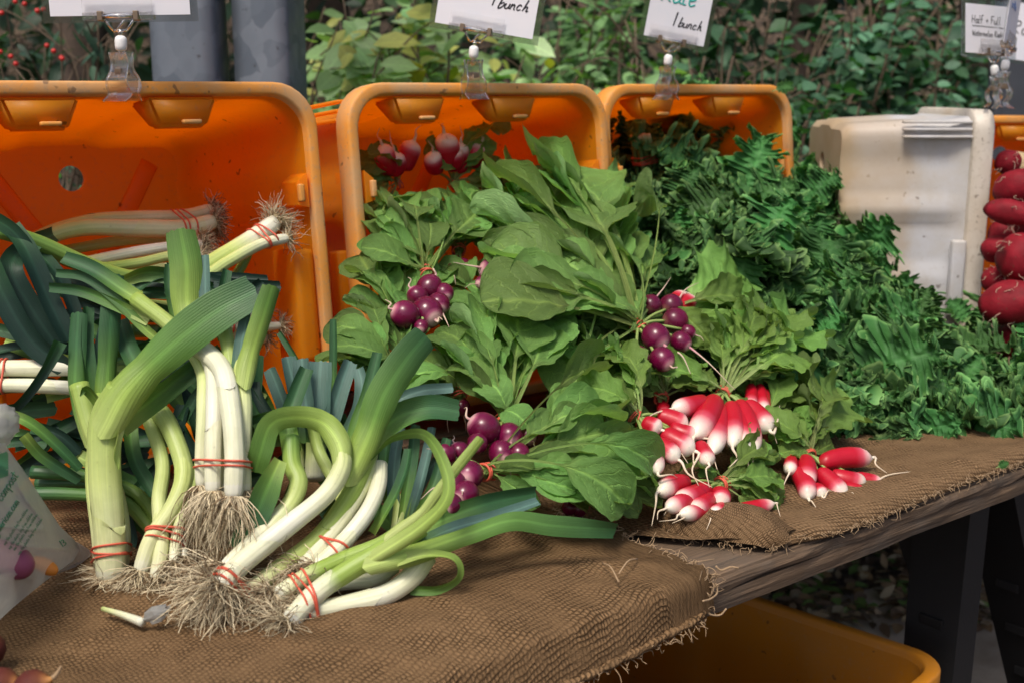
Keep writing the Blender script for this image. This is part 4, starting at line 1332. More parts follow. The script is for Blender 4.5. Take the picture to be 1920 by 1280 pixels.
leek_bunch('leek bunch lying at the front edge of the burlap, leaves trailing to the right',
    [([(512, 1120, 1.115), (572, 1082, 1.13), (640, 1050, 1.145), (715, 1020, 1.155), (765, 985, 1.165)], 36, 34, [(0, WHITE_), (.2, CREAM), (.35, LIME), (1, LIME)], 260),
     ([(535, 1172, 1.085), (592, 1112, 1.11), (660, 1065, 1.125), (730, 1025, 1.135), (790, 985, 1.145)], 42, 46, [(0, WHITE_), (.28, WHITE_), (.42, LIME), (1, LIME)], 300),
     ([(560, 1150, 1.105), (640, 1135, 1.12), (720, 1115, 1.13), (770, 1082, 1.14), (800, 1040, 1.15)], 36, 48, GW, 100),
     ([(560, 1110, 1.13), (640, 1092, 1.15), (700, 1085, 1.16), (740, 1060, 1.17)], 28, 34, GW, 60)],
    [([(730, 1020, 1.135), (790, 970, 1.13), (832, 915, 1.13), (905, 822, 1.14)], 34, 38, -35, (-2.2, -1.5, -1.2), 'pale'),
     ([(700, 1045, 1.12), (790, 985, 1.105), (838, 930, 1.10), (832, 870, 1.11), (795, 815, 1.13), (735, 822, 1.15), (695, 862, 1.16)], 34, 30, (0, 10, 40, 60), (-1.8, -.6, .5), 'lime', 'point'),
     ([(690, 1060, 1.12), (780, 1035, 1.13), (880, 1000, 1.15), (960, 975, 1.17), (1040, 985, 1.19), (1155, 992, 1.22)], 42, 46, (0, 15, 30, 5, -35), (-1.8, -.8, .4), 'big'),
     ([(770, 1010, 1.16), (830, 975, 1.18), (910, 945, 1.20), (1005, 925, 1.23)], 40, 46, (10, -10), .7, 'dark'),
     ([(780, 1020, 1.15), (850, 990, 1.17), (930, 968, 1.19), (1010, 940, 1.22)], 26, 28, 30, .6, 'blue'),
     ([(745, 1052, 1.12), (800, 1040, 1.12), (850, 1048, 1.125), (858, 1080, 1.13), (820, 1103, 1.135), (768, 1105, 1.14)], 30, 26, (30, 60, 50, 10), .6, 'lime')],
    ((575, 1112, 1.115), 3), 200, .036, .2, .5)
leek_bunch('leek bunch behind the trailing one, a sheaf of narrow grey-green leaves',
    [([(742, 1030, 1.22), (748, 980, 1.235), (752, 930, 1.25)], 30, 34, G, 0), ([(790, 1000, 1.23), (785, 960, 1.24), (778, 920, 1.255)], 26, 30, G, 0)],
    [([(742, 980, 1.235), (738, 910, 1.245), (742, 850, 1.25), (752, 800, 1.26)], 26, 28, 10, .8, 'blue'),
     ([(752, 985, 1.23), (762, 920, 1.24), (772, 860, 1.25), (778, 795, 1.26)], 24, 28, -15, .8, 'dark'),
     ([(765, 985, 1.23), (785, 920, 1.24), (800, 860, 1.25), (812, 800, 1.26)], 26, 26, 25, .8, 'blue'),
     ([(775, 985, 1.225), (808, 920, 1.235), (826, 870, 1.245), (838, 820, 1.25)], 22, 24, 0, .7, 'dark'),
     ([(770, 960, 1.25), (790, 900, 1.255), (830, 850, 1.26), (850, 830, 1.27)], 22, 26, -20, .7, 'blue'),
     ([(735, 960, 1.25), (722, 890, 1.255), (725, 830, 1.26), (730, 780, 1.27)], 24, 26, 20, .8, 'dark')],
    None, 0)
leek_bunch('leek bunch standing by the crate corner with wide blue-grey cut leaves',
    [([(590, 900, 1.29), (592, 850, 1.30), (596, 800, 1.305)], 40, 44, G, 0), ([(560, 900, 1.30), (556, 850, 1.31), (552, 810, 1.315)], 30, 36, G, 0)],
    [([(550, 830, 1.30), (540, 780, 1.305), (522, 730, 1.31), (506, 690, 1.315)], 26, 34, 20, .6, 'blue'),
     ([(560, 830, 1.30), (562, 780, 1.305), (550, 720, 1.315), (538, 668, 1.32)], 30, 40, -20, .6, 'blue'),
     ([(592, 830, 1.285), (596, 780, 1.29), (598, 730, 1.30), (602, 676, 1.31)], 44, 58, 6, (.9, .6), 'blue'),
     ([(608, 830, 1.29), (622, 780, 1.295), (640, 720, 1.305), (656, 676, 1.315)], 34, 40, -15, .7, 'blue'),
     ([(620, 800, 1.33), (624, 740, 1.335), (626, 670, 1.34), (626, 598, 1.345)], 18, 20, 20, .8, 'dark'),
     ([(585, 720, 1.33), (565, 690, 1.335), (545, 655, 1.34), (524, 622, 1.345)], 18, 18, 30, .9, 'dark'),
     ([(520, 800, 1.32), (498, 770, 1.325), (482, 740, 1.33), (478, 715, 1.335)], 26, 30, 0, .6, 'deep'),
     ([(640, 830, 1.28), (672, 770, 1.285), (678, 720, 1.29), (672, 690, 1.30)], 26, 30, 10, .6, 'blue'),
     ([(660, 840, 1.28), (700, 790, 1.285), (720, 740, 1.295), (724, 700, 1.30)], 22, 26, 10, .6, 'dark')],
    None, 0)
# --- inside the crate ------------------------------------------------------------
def PY(px, py, Y):
    return (px, py, depth(aty(px, py, Y)))
leek_bunch('leek bunch deep in the orange crate, roots against its right wall',
    [([PY(400, 392, 1.60), PY(345, 405, 1.60), PY(250, 408, 1.60), PY(160, 415, 1.60), PY(70, 445, 1.60), PY(0, 500, 1.58)], 27, 26, [(0, CREAM), (.3, CREAM), (.6, PALE), (1, LIME)], 120),
     ([PY(405, 415, 1.56), PY(345, 428, 1.56), PY(250, 428, 1.56), PY(150, 428, 1.56), PY(75, 452, 1.56), PY(-20, 520, 1.54)], 36, 34, [(0, CREAM), (.3, CREAM), (.6, PALE), (1, LIME)], 120),
     ([PY(402, 436, 1.59), PY(340, 445, 1.59), PY(240, 450, 1.6), PY(120, 470, 1.6)], 24, 22, G, 80)],
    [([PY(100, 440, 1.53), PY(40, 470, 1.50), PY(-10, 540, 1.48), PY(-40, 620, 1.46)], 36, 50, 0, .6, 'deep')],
    (PY(345, 418, 1.57), 3), 100, .022, .1, .6)
leek_bunch('thin leek bunch below the deepest one, pale roots toward the right',
    [([PY(382, 458, 1.52), PY(320, 462, 1.52), PY(240, 475, 1.52), PY(160, 492, 1.52)], 20, 24, GW, 130),
     ([PY(380, 478, 1.50), PY(320, 480, 1.50), PY(250, 495, 1.50), PY(160, 500, 1.50), PY(60, 460, 1.48)], 20, 26, [(0, WHITE_), (.2, PALE), (.5, LIME), (1, MID)], 90),
     ([PY(378, 500, 1.52), PY(320, 502, 1.52), PY(230, 512, 1.52), PY(150, 510, 1.52)], 22, 24, G, 60)],
    [], None, 90, .022, .1, .4)
leek_bunch('leek bunch resting on the crate handle block, white root ends toward the right',
    [([PY(522, 412, 1.44), PY(485, 440, 1.44), PY(420, 480, 1.43), PY(350, 518, 1.42), PY(260, 525, 1.41), PY(170, 500, 1.40), PY(70, 455, 1.40), PY(-10, 430, 1.40)], 38, 34, [(0, WHITE_), (.12, WHITE_), (.2, PALE), (.5, LIME), (1, MID)], 110),
     ([PY(542, 446, 1.42), PY(490, 458, 1.42), PY(430, 490, 1.41), PY(380, 520, 1.40), PY(300, 545, 1.39), PY(215, 555, 1.385)], 22, 30, [(0, WHITE_), (.15, CREAM), (.35, PALE), (1, LIME)], 30),
     ([PY(508, 420, 1.46), PY(478, 452, 1.46), PY(450, 505, 1.45), PY(420, 545, 1.44)], 20, 20, [(0, WHITE_), (.2, CREAM), (.4, LIME), (1, MID)], 60)],
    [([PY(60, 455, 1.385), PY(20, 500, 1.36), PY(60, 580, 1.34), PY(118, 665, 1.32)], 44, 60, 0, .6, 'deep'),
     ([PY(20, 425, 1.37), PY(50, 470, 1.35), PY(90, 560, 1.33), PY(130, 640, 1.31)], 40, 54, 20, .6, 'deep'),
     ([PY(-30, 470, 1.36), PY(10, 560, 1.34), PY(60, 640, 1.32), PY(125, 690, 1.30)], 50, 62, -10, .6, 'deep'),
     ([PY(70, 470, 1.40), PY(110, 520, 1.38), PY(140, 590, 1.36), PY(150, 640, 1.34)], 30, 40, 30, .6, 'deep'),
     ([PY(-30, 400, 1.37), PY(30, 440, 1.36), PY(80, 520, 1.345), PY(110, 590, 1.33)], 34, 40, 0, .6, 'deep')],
    (PY(488, 442, 1.44), 3), 90, .03, .1, .2)
leek_bunch('short leek bunch low in the crate, single white root end toward the corner',
    [([PY(528, 610, 1.45), PY(480, 614, 1.45), PY(430, 612, 1.45), PY(350, 600, 1.44), PY(250, 590, 1.42)], 18, 26, [(0, WHITE_), (.3, CREAM), (.5, PALE), (1, MID)], 70),
     ([PY(500, 635, 1.47), PY(440, 625, 1.46), PY(360, 622, 1.45), PY(240, 620, 1.43)], 24, 28, [(0, WHITE_), (.3, CREAM), (.5, PALE), (1, MID)], 50),
     ([PY(495, 588, 1.47), PY(440, 595, 1.46), PY(360, 580, 1.45), PY(240, 570, 1.43)], 24, 26, [(0, WHITE_), (.3, CREAM), (.5, PALE), (1, MID)], 50)],
    [], (PY(430, 612, 1.45), 2), 60, .02, .2, .3)
leek_bunch('leek bunch at the left edge, two white stems crossing behind the front leeks',
    [([(-40, 690, 1.30), (30, 690, 1.30), (90, 690, 1.30), (150, 690, 1.31), (240, 700, 1.32)], 34, 34, [(0, WHITE_), (.6, WHITE_), (.8, PALE), (1, LIME)], 40),
     ([(-40, 722, 1.29), (30, 722, 1.29), (90, 724, 1.29), (150, 728, 1.30), (230, 735, 1.31)], 28, 30, [(0, WHITE_), (.6, WHITE_), (.8, PALE), (1, LIME)], 40)],
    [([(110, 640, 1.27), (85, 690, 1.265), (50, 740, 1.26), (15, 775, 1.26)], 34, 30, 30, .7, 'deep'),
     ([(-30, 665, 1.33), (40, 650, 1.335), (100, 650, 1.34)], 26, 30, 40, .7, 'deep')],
    ((2, 705, 1.30), 3), 40, .02)
leek_bunch('leek bunch lying low behind the front left stems, leaves pointing left',
    [([(300, 985, 1.27), (262, 930, 1.28), (210, 905, 1.29), (150, 890, 1.30), (60, 884, 1.30)], 26, 28, [(0, LIME), (.4, MID), (1, DARK)], 0),
     ([(290, 1000, 1.265), (240, 945, 1.275), (190, 930, 1.285), (120, 925, 1.29), (60, 925, 1.29)], 26, 28, [(0, LIME), (.4, MID), (1, DARK)], 0),
     ([(270, 960, 1.29), (240, 915, 1.30), (170, 905, 1.31), (70, 905, 1.32)], 22, 26, [(0, MID), (1, DARK)], 0)],
    [([(-10, 770, 1.24), (50, 790, 1.25), (100, 830, 1.26), (150, 880, 1.27)], 24, 26, 15, .8, 'mid'),
     ([(45, 815, 1.27), (75, 850, 1.275), (110, 875, 1.28), (150, 900, 1.285)], 24, 26, -10, .7, 'dark'),
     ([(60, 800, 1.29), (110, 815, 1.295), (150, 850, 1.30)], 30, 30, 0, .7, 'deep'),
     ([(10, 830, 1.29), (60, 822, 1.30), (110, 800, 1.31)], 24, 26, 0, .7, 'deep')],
    None, 0)
# leaves filling the dark of the heap
R = random.Random(77)
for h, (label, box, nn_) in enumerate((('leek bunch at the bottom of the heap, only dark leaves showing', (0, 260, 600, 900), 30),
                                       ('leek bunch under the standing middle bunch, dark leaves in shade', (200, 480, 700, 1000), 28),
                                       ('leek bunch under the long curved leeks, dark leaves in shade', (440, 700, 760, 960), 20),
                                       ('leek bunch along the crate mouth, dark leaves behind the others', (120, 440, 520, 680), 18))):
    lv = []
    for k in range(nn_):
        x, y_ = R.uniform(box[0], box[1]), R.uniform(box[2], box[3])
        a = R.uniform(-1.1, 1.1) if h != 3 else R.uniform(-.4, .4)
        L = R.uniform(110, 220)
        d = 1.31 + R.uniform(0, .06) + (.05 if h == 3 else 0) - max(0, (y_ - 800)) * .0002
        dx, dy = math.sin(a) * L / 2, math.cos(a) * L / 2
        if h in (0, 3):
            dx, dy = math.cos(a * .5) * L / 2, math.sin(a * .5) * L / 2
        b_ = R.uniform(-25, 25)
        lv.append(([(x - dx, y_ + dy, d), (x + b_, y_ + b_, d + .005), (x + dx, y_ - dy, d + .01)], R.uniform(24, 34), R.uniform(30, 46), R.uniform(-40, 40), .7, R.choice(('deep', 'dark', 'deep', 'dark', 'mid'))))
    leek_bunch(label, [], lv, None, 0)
# a thin loose stem on the burlap
P = cr([atz(192, 1140, TZ + .022), atz(225, 1150, TZ + .021), atz(268, 1166, TZ + .021)], 14)
V, F, U = tube(P, np.linspace(.0022, .0045, 14), 8)
tag(link('loose_leek_stem', mesh('loose_leek_stem', V, F, LEEK, U, grad(np.repeat(np.linspace(0, 1, 14), 8), [(0, PALE), (.4, CREAM), (1, WHITE_)]))), 'thin loose white stem lying on the burlap at front left', 'stem')
# ================================================================== leaf blades (unit chord along +X, upper face +Z)
def blade(name, mat, seed, hw, nu, nv, bend, cup, ruffle, col, petiole=.28, rc=(.28, .38, .13), lobes=None, edge_col=None, wrinkle=.006, twist=0.0):
    R = np.random.default_rng(seed)
    u = 1 - (1 - np.linspace(0, 1, nu)) ** (1.5 if nu < 100 else 1.0)
    th = np.interp(u, np.linspace(0, 1, len(bend)), bend)
    x = np.r_[0, np.cumsum(np.cos(th[:-1]) * np.diff(u))]
    z = np.r_[0, np.cumsum(np.sin(th[:-1]) * np.diff(u))]
    a = math.atan2(z[-1], x[-1])
    L = math.hypot(x[-1], z[-1])
    x, z = (x * math.cos(a) + z * math.sin(a)) / L, (-x * math.sin(a) + z * math.cos(a)) / L
    tx, tz = np.gradient(x), np.gradient(z)
    ln = np.hypot(tx, tz)
    tx, tz = tx / ln, tz / ln
    v = np.linspace(-1, 1, nv)
    U, Vv = np.meshgrid(u, v, indexing='ij')
    half = np.array([hw(q, R) for q in u])
    side_mod = 1 + R.uniform(-.12, .12) * np.sign(Vv) * np.clip((U - petiole) * 3, 0, 1)
    HW = half[:, None] * side_mod
    if lobes is not None:
        HW = HW * (1 + lobes(U, Vv, R) * np.clip((U - petiole) / .12, 0, 1))
    c = cup + .25 * np.sin(u * 5 + R.uniform(0, 6))[:, None] * cup
    c = np.clip(c, .02, None)
    Y = HW * np.sin(c * Vv) / c
    H = HW * (1 - np.cos(c * Vv)) / c
    e = np.clip((U - petiole * .9) / .1, 0, 1)
    ph = R.uniform(0, 6.28, 12)
    H = H + e * wrinkle * (np.sin(U * 42 - np.abs(Vv) * 9 + ph[0]) + .6 * np.sin(U * 71 + Vv * 11 + ph[1])) * (1 - .3 * np.abs(Vv))
    DX = np.zeros_like(H)
    for i, (amp, freq, pw) in enumerate(ruffle):
        p = np.where(Vv > 0, ph[2 + i], ph[6 + i])
        E_ = e * np.abs(Vv) ** pw
        arg = 2 * math.pi * freq * U + p + Vv * 1.3
        H = H + amp * E_ * np.sin(arg)
        Y = Y + .6 * amp * E_ * np.cos(arg * 1.07 + 1) * np.sign(Vv)
        DX = DX + .5 * amp * E_ * np.cos(arg + .6)
    tw = twist * U
    Y, H = Y * np.cos(tw) - H * np.sin(tw), Y * np.sin(tw) + H * np.cos(tw)
    X = x[:, None] - tz[:, None] * H + tx[:, None] * DX
    Z = z[:, None] + tx[:, None] * H + tz[:, None] * DX
    P = np.stack([X, Y, Z], -1).reshape(-1, 3)
    f = np.clip((U - petiole + .05) / .16, 0, 1)
    f = np.maximum(f, np.clip(np.abs(Vv) * 1.2 - .2, 0, 1) * (U > petiole * .95))
    cc = np.array(rc)[None, None] * (1 - f[..., None]) + np.array(col)[None, None] * f[..., None]
    cc = cc * (1 + .12 * np.sin(U * 6 + ph[10])[..., None])
    if edge_col is not None:
        g = (np.clip((np.abs(Vv) - .90) / .10, 0, 1) * f)[..., None]
        cc = cc * (1 - g) + np.array(edge_col) * g
    UVs = np.stack([U, Vv], -1).reshape(-1, 2)
    return mesh(name, P, grid_faces(nu, nv), mat, UVs, cc.reshape(-1, 3))
def hw_radish2(u, R):
    return hw_radish(.27 * u / .5 if u < .5 else .27 + .73 * (u - .5) / .5, R) * (.75 if u > .5 else .6)
def hw_radish(u, R):
    if u < .27:
        return .020 - .02 * u
    x = (u - .30) / .70
    b = 0 if x <= 0 else (.245 * math.sin(math.pi / 2 * x / .62) ** .9 if x < .62 else .245 * math.sqrt(max(0, 1 - ((x - .62) / .38) ** 2)))
    lob = .030 * math.exp(-((u - .31) / .022) ** 2) + .035 * math.exp(-((u - .40) / .03) ** 2)
    return max(.014 if u < .9 else .004, min(.26, b * (1 + .015 * math.sin(u * 47)) + lob))
def hw_french(u, R):
    if u < .30:
        return .018
    x = (u - .32) / .68
    b = 0 if x <= 0 else (.25 * math.sin(math.pi / 2 * x / .58) ** .9 if x < .58 else .25 * math.sqrt(max(0, 1 - ((x - .58) / .42) ** 2)))
    return max(.014 if u < .9 else .004, b * (1 + .10 * math.sin(u * 55)) + .05 * math.exp(-((u - .33) / .03) ** 2))
def hw_kale(u, R):
    if u < .2:
        return .022
    x = (u - .2) / .8
    return max(.02, .25 * max(0, math.sin(math.pi * x ** .85)) ** .5)
rv = np.random.default_rng(11)
RL = []
for k in range(14):
    b = rv.uniform(.2, 1.0)
    bend = [(b, .1, -b), (b * .6, b * .3, -b * 1.2), (b, -.2, -.3), (-.1, .2, -b), (b * 1.1, 0, -b * 1.5)][k % 5]
    RL.append(blade('leaf', RADLEAF, 20 + k, hw_radish, 34, 15, bend, rv.uniform(.5, 1.2), ((rv.uniform(.010, .024), rv.uniform(1.6, 3), 2), (.003, rv.uniform(5, 8), 3)),
                    np.array((.150, .280, .074)) * rv.uniform(.9, 1.12), .27, (.30, .42, .13), twist=rv.uniform(-.6, .6), wrinkle=.0075))
RL2 = []
for k in range(14):
    b = rv.uniform(.2, .9)
    bend = [(b, .1, -b), (b * .6, b * .3, -b * 1.2), (b, -.2, -.3), (-.1, .2, -b), (b * 1.1, 0, -b * 1.5)][k % 5]
    RL2.append(blade('leaf', RADLEAF, 120 + k, hw_radish2, 40, 15, bend, rv.uniform(.45, 1.1), ((rv.uniform(.008, .018), rv.uniform(2, 3.5), 2), (.003, rv.uniform(7, 11), 3)),
                    np.array((.155, .285, .076)) * rv.uniform(.88, 1.15), .5, (.30, .42, .13), twist=rv.uniform(-.5, .5), wrinkle=.006))
FL = []
for k in range(10):
    b = rv.uniform(.3, 1.2)
    FL.append(blade('leaf', FRLEAF, 50 + k, hw_french, 44, 17, (b, .1, -b * 1.2), rv.uniform(.3, .9), ((rv.uniform(.03, .05), rv.uniform(2, 3.5), 1.6), (.016, rv.uniform(7, 10), 2.5)),
                    np.array((.165, .295, .065)) * rv.uniform(.85, 1.1), .30, (.32, .42, .16), twist=rv.uniform(-.7, .7), wrinkle=.009))
KL = []
def kale_lobes(U, V, R):
    p = R.uniform(0, 6, 2)
    return (.15 * np.sin(2 * math.pi * 6.5 * U + np.where(V > 0, p[0], p[1])) + .05 * np.sin(2 * math.pi * 17 * U + np.where(V > 0, p[1], p[0]))) * np.abs(V) ** 1.5
for k in range(9):
    b = rv.uniform(.4, 1.2)
    q = rv.uniform(.85, 1.25)
    KL.append(blade('leaf', KALE, 80 + k, hw_kale, 300, 37, (b * .5, .2, -b), rv.uniform(.3, .9),
                    ((.046 * q, rv.uniform(6, 8), 1.3), (.036 * q, rv.uniform(24, 31), 1.3), (.014 * q, rv.uniform(48, 56), 2.0)),
                    np.array((.044, .130, .034)) * rv.uniform(.85, 1.2), .2, (.22, .34, .12), lobes=kale_lobes, edge_col=(.17, .34, .10), wrinkle=.010, twist=rv.uniform(-.5, .5)))
def put_leaf(parent, me, B, T_, n, ws=1.0, name='leaf'):
    L = float(np.linalg.norm(np.asarray(T_) - np.asarray(B)))
    return link(name, me, parent, scaled(frame(B, np.asarray(T_) - np.asarray(B), n), L, L * ws, L))
HN = nrm((-.15, -.55, .80))

# ================================================================== round purple radishes, long red-and-white radishes
def ball_mesh(seed):
    R = random.Random(seed)
    prof = []
    for i in range(18):
        a = math.pi * i / 17
        prof.append((-math.cos(a) * (1.0 if a < math.pi / 2 else 1.06), max(.03, abs(math.sin(a)) ** .92)))
    V, F = lathe(prof, 22)
    V = V * (1 + .03 * np.array([mnoise.noise(Vector(p) * 1.3 + Vector((seed, 0, 0))) for p in V]))[:, None]
    s = (V[:, 0] + 1) / 2
    c = grad(s, [(0, (.22, .08, .07)), (.06, (.10, .006, .028)), (.5, (.115, .002, .030)), (.90, (.14, .004, .042)), (.98, (.40, .10, .18)), (1, (.6, .36, .36))])
    k = np.array([mnoise.noise(Vector(p) * 2.2 + Vector((0, seed, 0))) for p in V])
    c = c * (1 + .28 * k)[:, None]
    return mesh('radish', V, F, RADISH, None, c)
BM = [ball_mesh(k) for k in range(4)]
def long_mesh(seed):
    R = random.Random(seed)
    st = R.uniform(.66, .78)
    prof = [(0, .10), (.03, .55), (.10, .82), (.25, .95), (.45, 1.0), (.65, 1.02), (.78, .97), (.88, .80), (.95, .50), (.985, .25), (1.0, .12)]
    xs_ = np.linspace(0, 1, 30)
    rs_ = np.interp(xs_, [p[0] for p in prof], [p[1] for p in prof])
    rs_ = np.convolve(np.r_[rs_[0], rs_, rs_[-1]], (.25, .5, .25), 'valid')
    V, F = lathe(list(zip(xs_, rs_)), 18)
    bend = R.uniform(-.35, .35)
    k = np.array([mnoise.noise(Vector((p[0] * 5, p[1] * 1.2, p[2] * 1.2)) + Vector((seed * 3, 0, 0))) for p in V])
    s = V[:, 0] + .035 * k
    c = grad(s, [(0, (.32, .03, .025)), (.05, (.44, .005, .020)), (st - .16, (.45, .005, .020)), (st - .03, (.58, .07, .11)), (st + .09, (.78, .50, .46)), (st + .2, (.80, .75, .64)), (1, (.80, .74, .60))])
    V[:, 1] += bend * (np.sin(V[:, 0] * math.pi) - .0)
    return mesh('radish', V, F, FRENCH, None, c)
LM = [long_mesh(k) for k in range(6)]
def taproot(parent, P, r0, col, name='taproot', n=16):
    P = cr(P, n)
    s = np.linspace(0, 1, n)
    V, F, U = tube(P, r0 * (1 - .85 * s ** .6), 6)
    c = grad(np.repeat(s, 6), [(0, col[0]), (.35, col[1]), (1, col[1])])
    return link(name, mesh(name, V, F, ROOT, U, c), parent)
RS = [0]
RAD = dict(Y0=.93, z0=.775, k=.60)
def rp_(px, py, off=0.0):
    return onp(px, py, RAD['Y0'], RAD['z0'], RAD['k'], off)
def radish_bunch(label, tie, toff, radishes, fan, leaves=(), kind='purple', nl=10, group='purple radish bunches', seed=0, wide=1.0, roff=None, place=rp_, lift=.05, bandn=3):
    """tie (px, py); radishes (px, py, r px[, tail px, py]) or (px0, py0, px1, py1, w px[, tail...]); fan (angle0, angle1, length0, length1) on the heap"""
    RS[0] += 1
    R = random.Random(900 + RS[0] + seed)
    T_ = place(tie[0], tie[1], toff)
    t = thing('radish_bunch', label, 'radishes', T_, group)
    roff = (toff + (.022 if kind == 'purple' else .01)) if roff is None else roff
    dd = depth(T_)
    for rd in radishes:
        if kind == 'purple':
            px, py, r = rd[:3]
            C_ = place(px, py, roff + R.uniform(-.006, .006) + (rd[5] if len(rd) > 5 else 0))
            rr_ = r * depth(C_) / FPX
            tail = place(rd[3], rd[4], roff + .01) if len(rd) > 4 and rd[3] else C_ + nrm(C_ - T_ + np.array((R.uniform(-.02, .02), R.uniform(-.02, .02), -.01))) * rr_ * 3.4
            ax_ = nrm(tail - C_)
            ax_ = nrm(ax_ + nrm(C_ - T_) * .5)
            o = link('radish', BM[R.randrange(4)], t, scaled(frame(C_, ax_, (.2, .1, 1)), rr_ * 1.0, rr_, rr_))
            e = C_ + ax_ * rr_ * .98
            m = (e + tail) / 2 + np.array((R.uniform(-1, 1), R.uniform(-1, 1), R.uniform(-.2, 1.2))) * rr_ * .35
            taproot(o, [e - ax_ * .001, e + ax_ * rr_ * .35, m, tail], rr_ * .13, ((.55, .22, .30), (.60, .46, .36)))
            b0 = C_ - ax_ * rr_ * .95
            sc = ((.34, .42, .14), (.26, .38, .10))
        else:
            x0, y0, x1, y1, w = rd[:5]
            A_ = place(x0, y0, roff)
            B = place(x1, y1, roff + (.012 if len(rd) < 8 else rd[7]))
            w_ = w * depth(A_) / FPX / 2
            if np.linalg.norm(B - A_) < w_ * 2.2:
                B = A_ + nrm(B - A_ - FW * .02) * w_ * 2.8
            o = link('radish', LM[R.randrange(6)], t, scaled(frame(A_, B - A_, (R.uniform(-1, 1), R.uniform(-1, 1), 1)), float(np.linalg.norm(B - A_)), w_, w_))
            ax_ = nrm(B - A_)
            tail = place(rd[5], rd[6], roff) if len(rd) > 6 and rd[5] else B + (ax_ * R.uniform(.02, .045) + np.array((R.uniform(-1, 1), R.uniform(-1, 1), -.6)) * .014)
            tail[2] = max(tail[2], TZ + .014)
            m = (B + tail) / 2 + np.array((R.uniform(-1, 1), R.uniform(-1, 1), R.uniform(-.5, 1))) * .006
            taproot(o, [B - ax_ * w_ * .12, B + ax_ * w_ * .5, m, tail], w_ * .20, ((.80, .72, .60), (.66, .54, .40)))
            b0 = A_ + ax_ * .001
        P = cr([b0, (b0 + T_) / 2 + np.array((0, 0, .003)), T_], 8)
        V, F, U = tube(P, .0021, 6)
        link('stem', mesh('stem', V, F, STEM, U, np.tile((.30, .40, .12), (len(V), 1))), t)
    lib = RL if kind == 'purple' else FL
    tips = [(x, y_, o_, w_) for (x, y_, o_, w_) in leaves]
    for k in range(nl + (10 if kind == 'purple' else 3)):
        a = math.radians(R.uniform(fan[0], fan[1]))
        L = R.uniform(fan[2], fan[3])
        tips.append((tie[0] + math.cos(a) * L, tie[1] - math.sin(a) * L, toff + R.uniform(-.02, lift), None))
    hull = []
    for k, (x, y_, o_, w_) in enumerate(tips):
        E_ = place(x, y_, o_)
        L = np.linalg.norm(E_ - T_)
        ws = R.uniform(.8, 1.15) * wide if w_ is None else max(.35, w_ * depth(E_) / FPX / (L * .45))
        n_ = nrm(HN + np.array((R.uniform(-.5, .5), R.uniform(-.5, .5), R.uniform(-.3, .3))))
        B0 = T_ + np.array((R.uniform(-1, 1), R.uniform(-1, 1), R.uniform(-1, 1))) * .005
        lb_ = RL2 if kind == 'purple' and (L > .13 or (L > .09 and k % 3)) else lib
        if lb_ is RL2:
            ws *= 1.25
        put_leaf(t, lb_[R.randrange(len(lb_))], B0 - nrm(E_ - T_) * .004, E_, n_, ws)
    # band round the gathered stems
    dirn = place(tie[0] + math.cos(math.radians((fan[0] + fan[1]) / 2)) * 60, tie[1] - math.sin(math.radians((fan[0] + fan[1]) / 2)) * 60, toff) - T_
    ax_ = nrm(dirn)
    P = np.array([T_ + ax_ * q for q in np.linspace(-.015, .015, 9)])
    band_loops(t, [P], [np.full(9, .0085)], T_, ax_, bandn, RS[0], .0013, spread=.004)
    return t
radish_bunch('purple radish bunch at the left of the radish pile, leaves fanned upward', (800, 512), .03,
    [(805, 540, 25, 815, 505), (783, 556, 20, 765, 520), (760, 590, 27, 722, 562), (800, 586, 31, 830, 600), (832, 549, 19), (790, 612, 14), (822, 570, 22)],
    (48, 160, 90, 150), [(690, 400, .03, 76), (760, 385, .05, 84), (830, 400, .05, 70), (700, 470, .02, 60), (880, 440, .03, 70), (790, 365, .03, 76), (735, 400, .04, 80)], nl=11)
radish_bunch('purple radish bunch half hidden under the big leaves, pale tail to the left', (960, 520), .035,
    [(925, 508, 26, 850, 492), (940, 537, 20), (905, 530, 14), (955, 500, 16)], (20, 110, 110, 180), [(1000, 380, .04, 60), (1060, 340, .05, 70), (960, 300, .03, 60)], nl=9)
radish_bunch('purple radish bunch on top of the pile with a red band and broad pale leaves', (1196, 612), .085,
    [(1220, 572, 20, 1258, 520), (1258, 573, 22, 1310, 530), (1266, 601, 24, 1350, 605), (1229, 632, 27, 1295, 700), (1276, 640, 20, 1378, 730), (1196, 668, 21, 1210, 700), (1241, 673, 24, 1268, 690), (1290, 622, 14, 1320, 640)],
    (112, 172, 150, 330), [(1000, 290, .10, 70), (925, 330, .08, 66), (1060, 390, .12, 90), (1110, 400, .12, 70), (900, 460, .09, 80), (950, 540, .10, 66), (1130, 520, .13, 70), (1150, 360, .08, 54), (1200, 480, .09, 60), (1080, 560, .11, 70), (880, 400, .07, 60), (1190, 400, .07, 50), (1230, 470, .06, 50), (990, 470, .12, 80), (1040, 470, .13, 74), (1090, 430, .13, 110), (1020, 400, .12, 96), (1140, 450, .12, 96), (960, 430, .11, 90), (1160, 540, .12, 80), (1170, 430, .10, 80)],
    nl=26, lift=.06, wide=1.25)
radish_bunch('purple radish bunch at the bottom middle, leaves standing straight up', (945, 790), .05,
    [(908, 803, 31, 870, 765), (955, 816, 25, 965, 860), (987, 815, 20), (940, 848, 25), (972, 850, 22), (895, 830, 20)],
    (60, 130, 110, 230), [(850, 600, .07, 80), (920, 580, .07, 80), (965, 660, .07, 60), (905, 715, .085, 70), (1000, 690, .06, 56), (990, 800, .09, 52), (840, 690, .07, 70), (890, 640, .08, 70), (1000, 610, .05, 60)], nl=7)
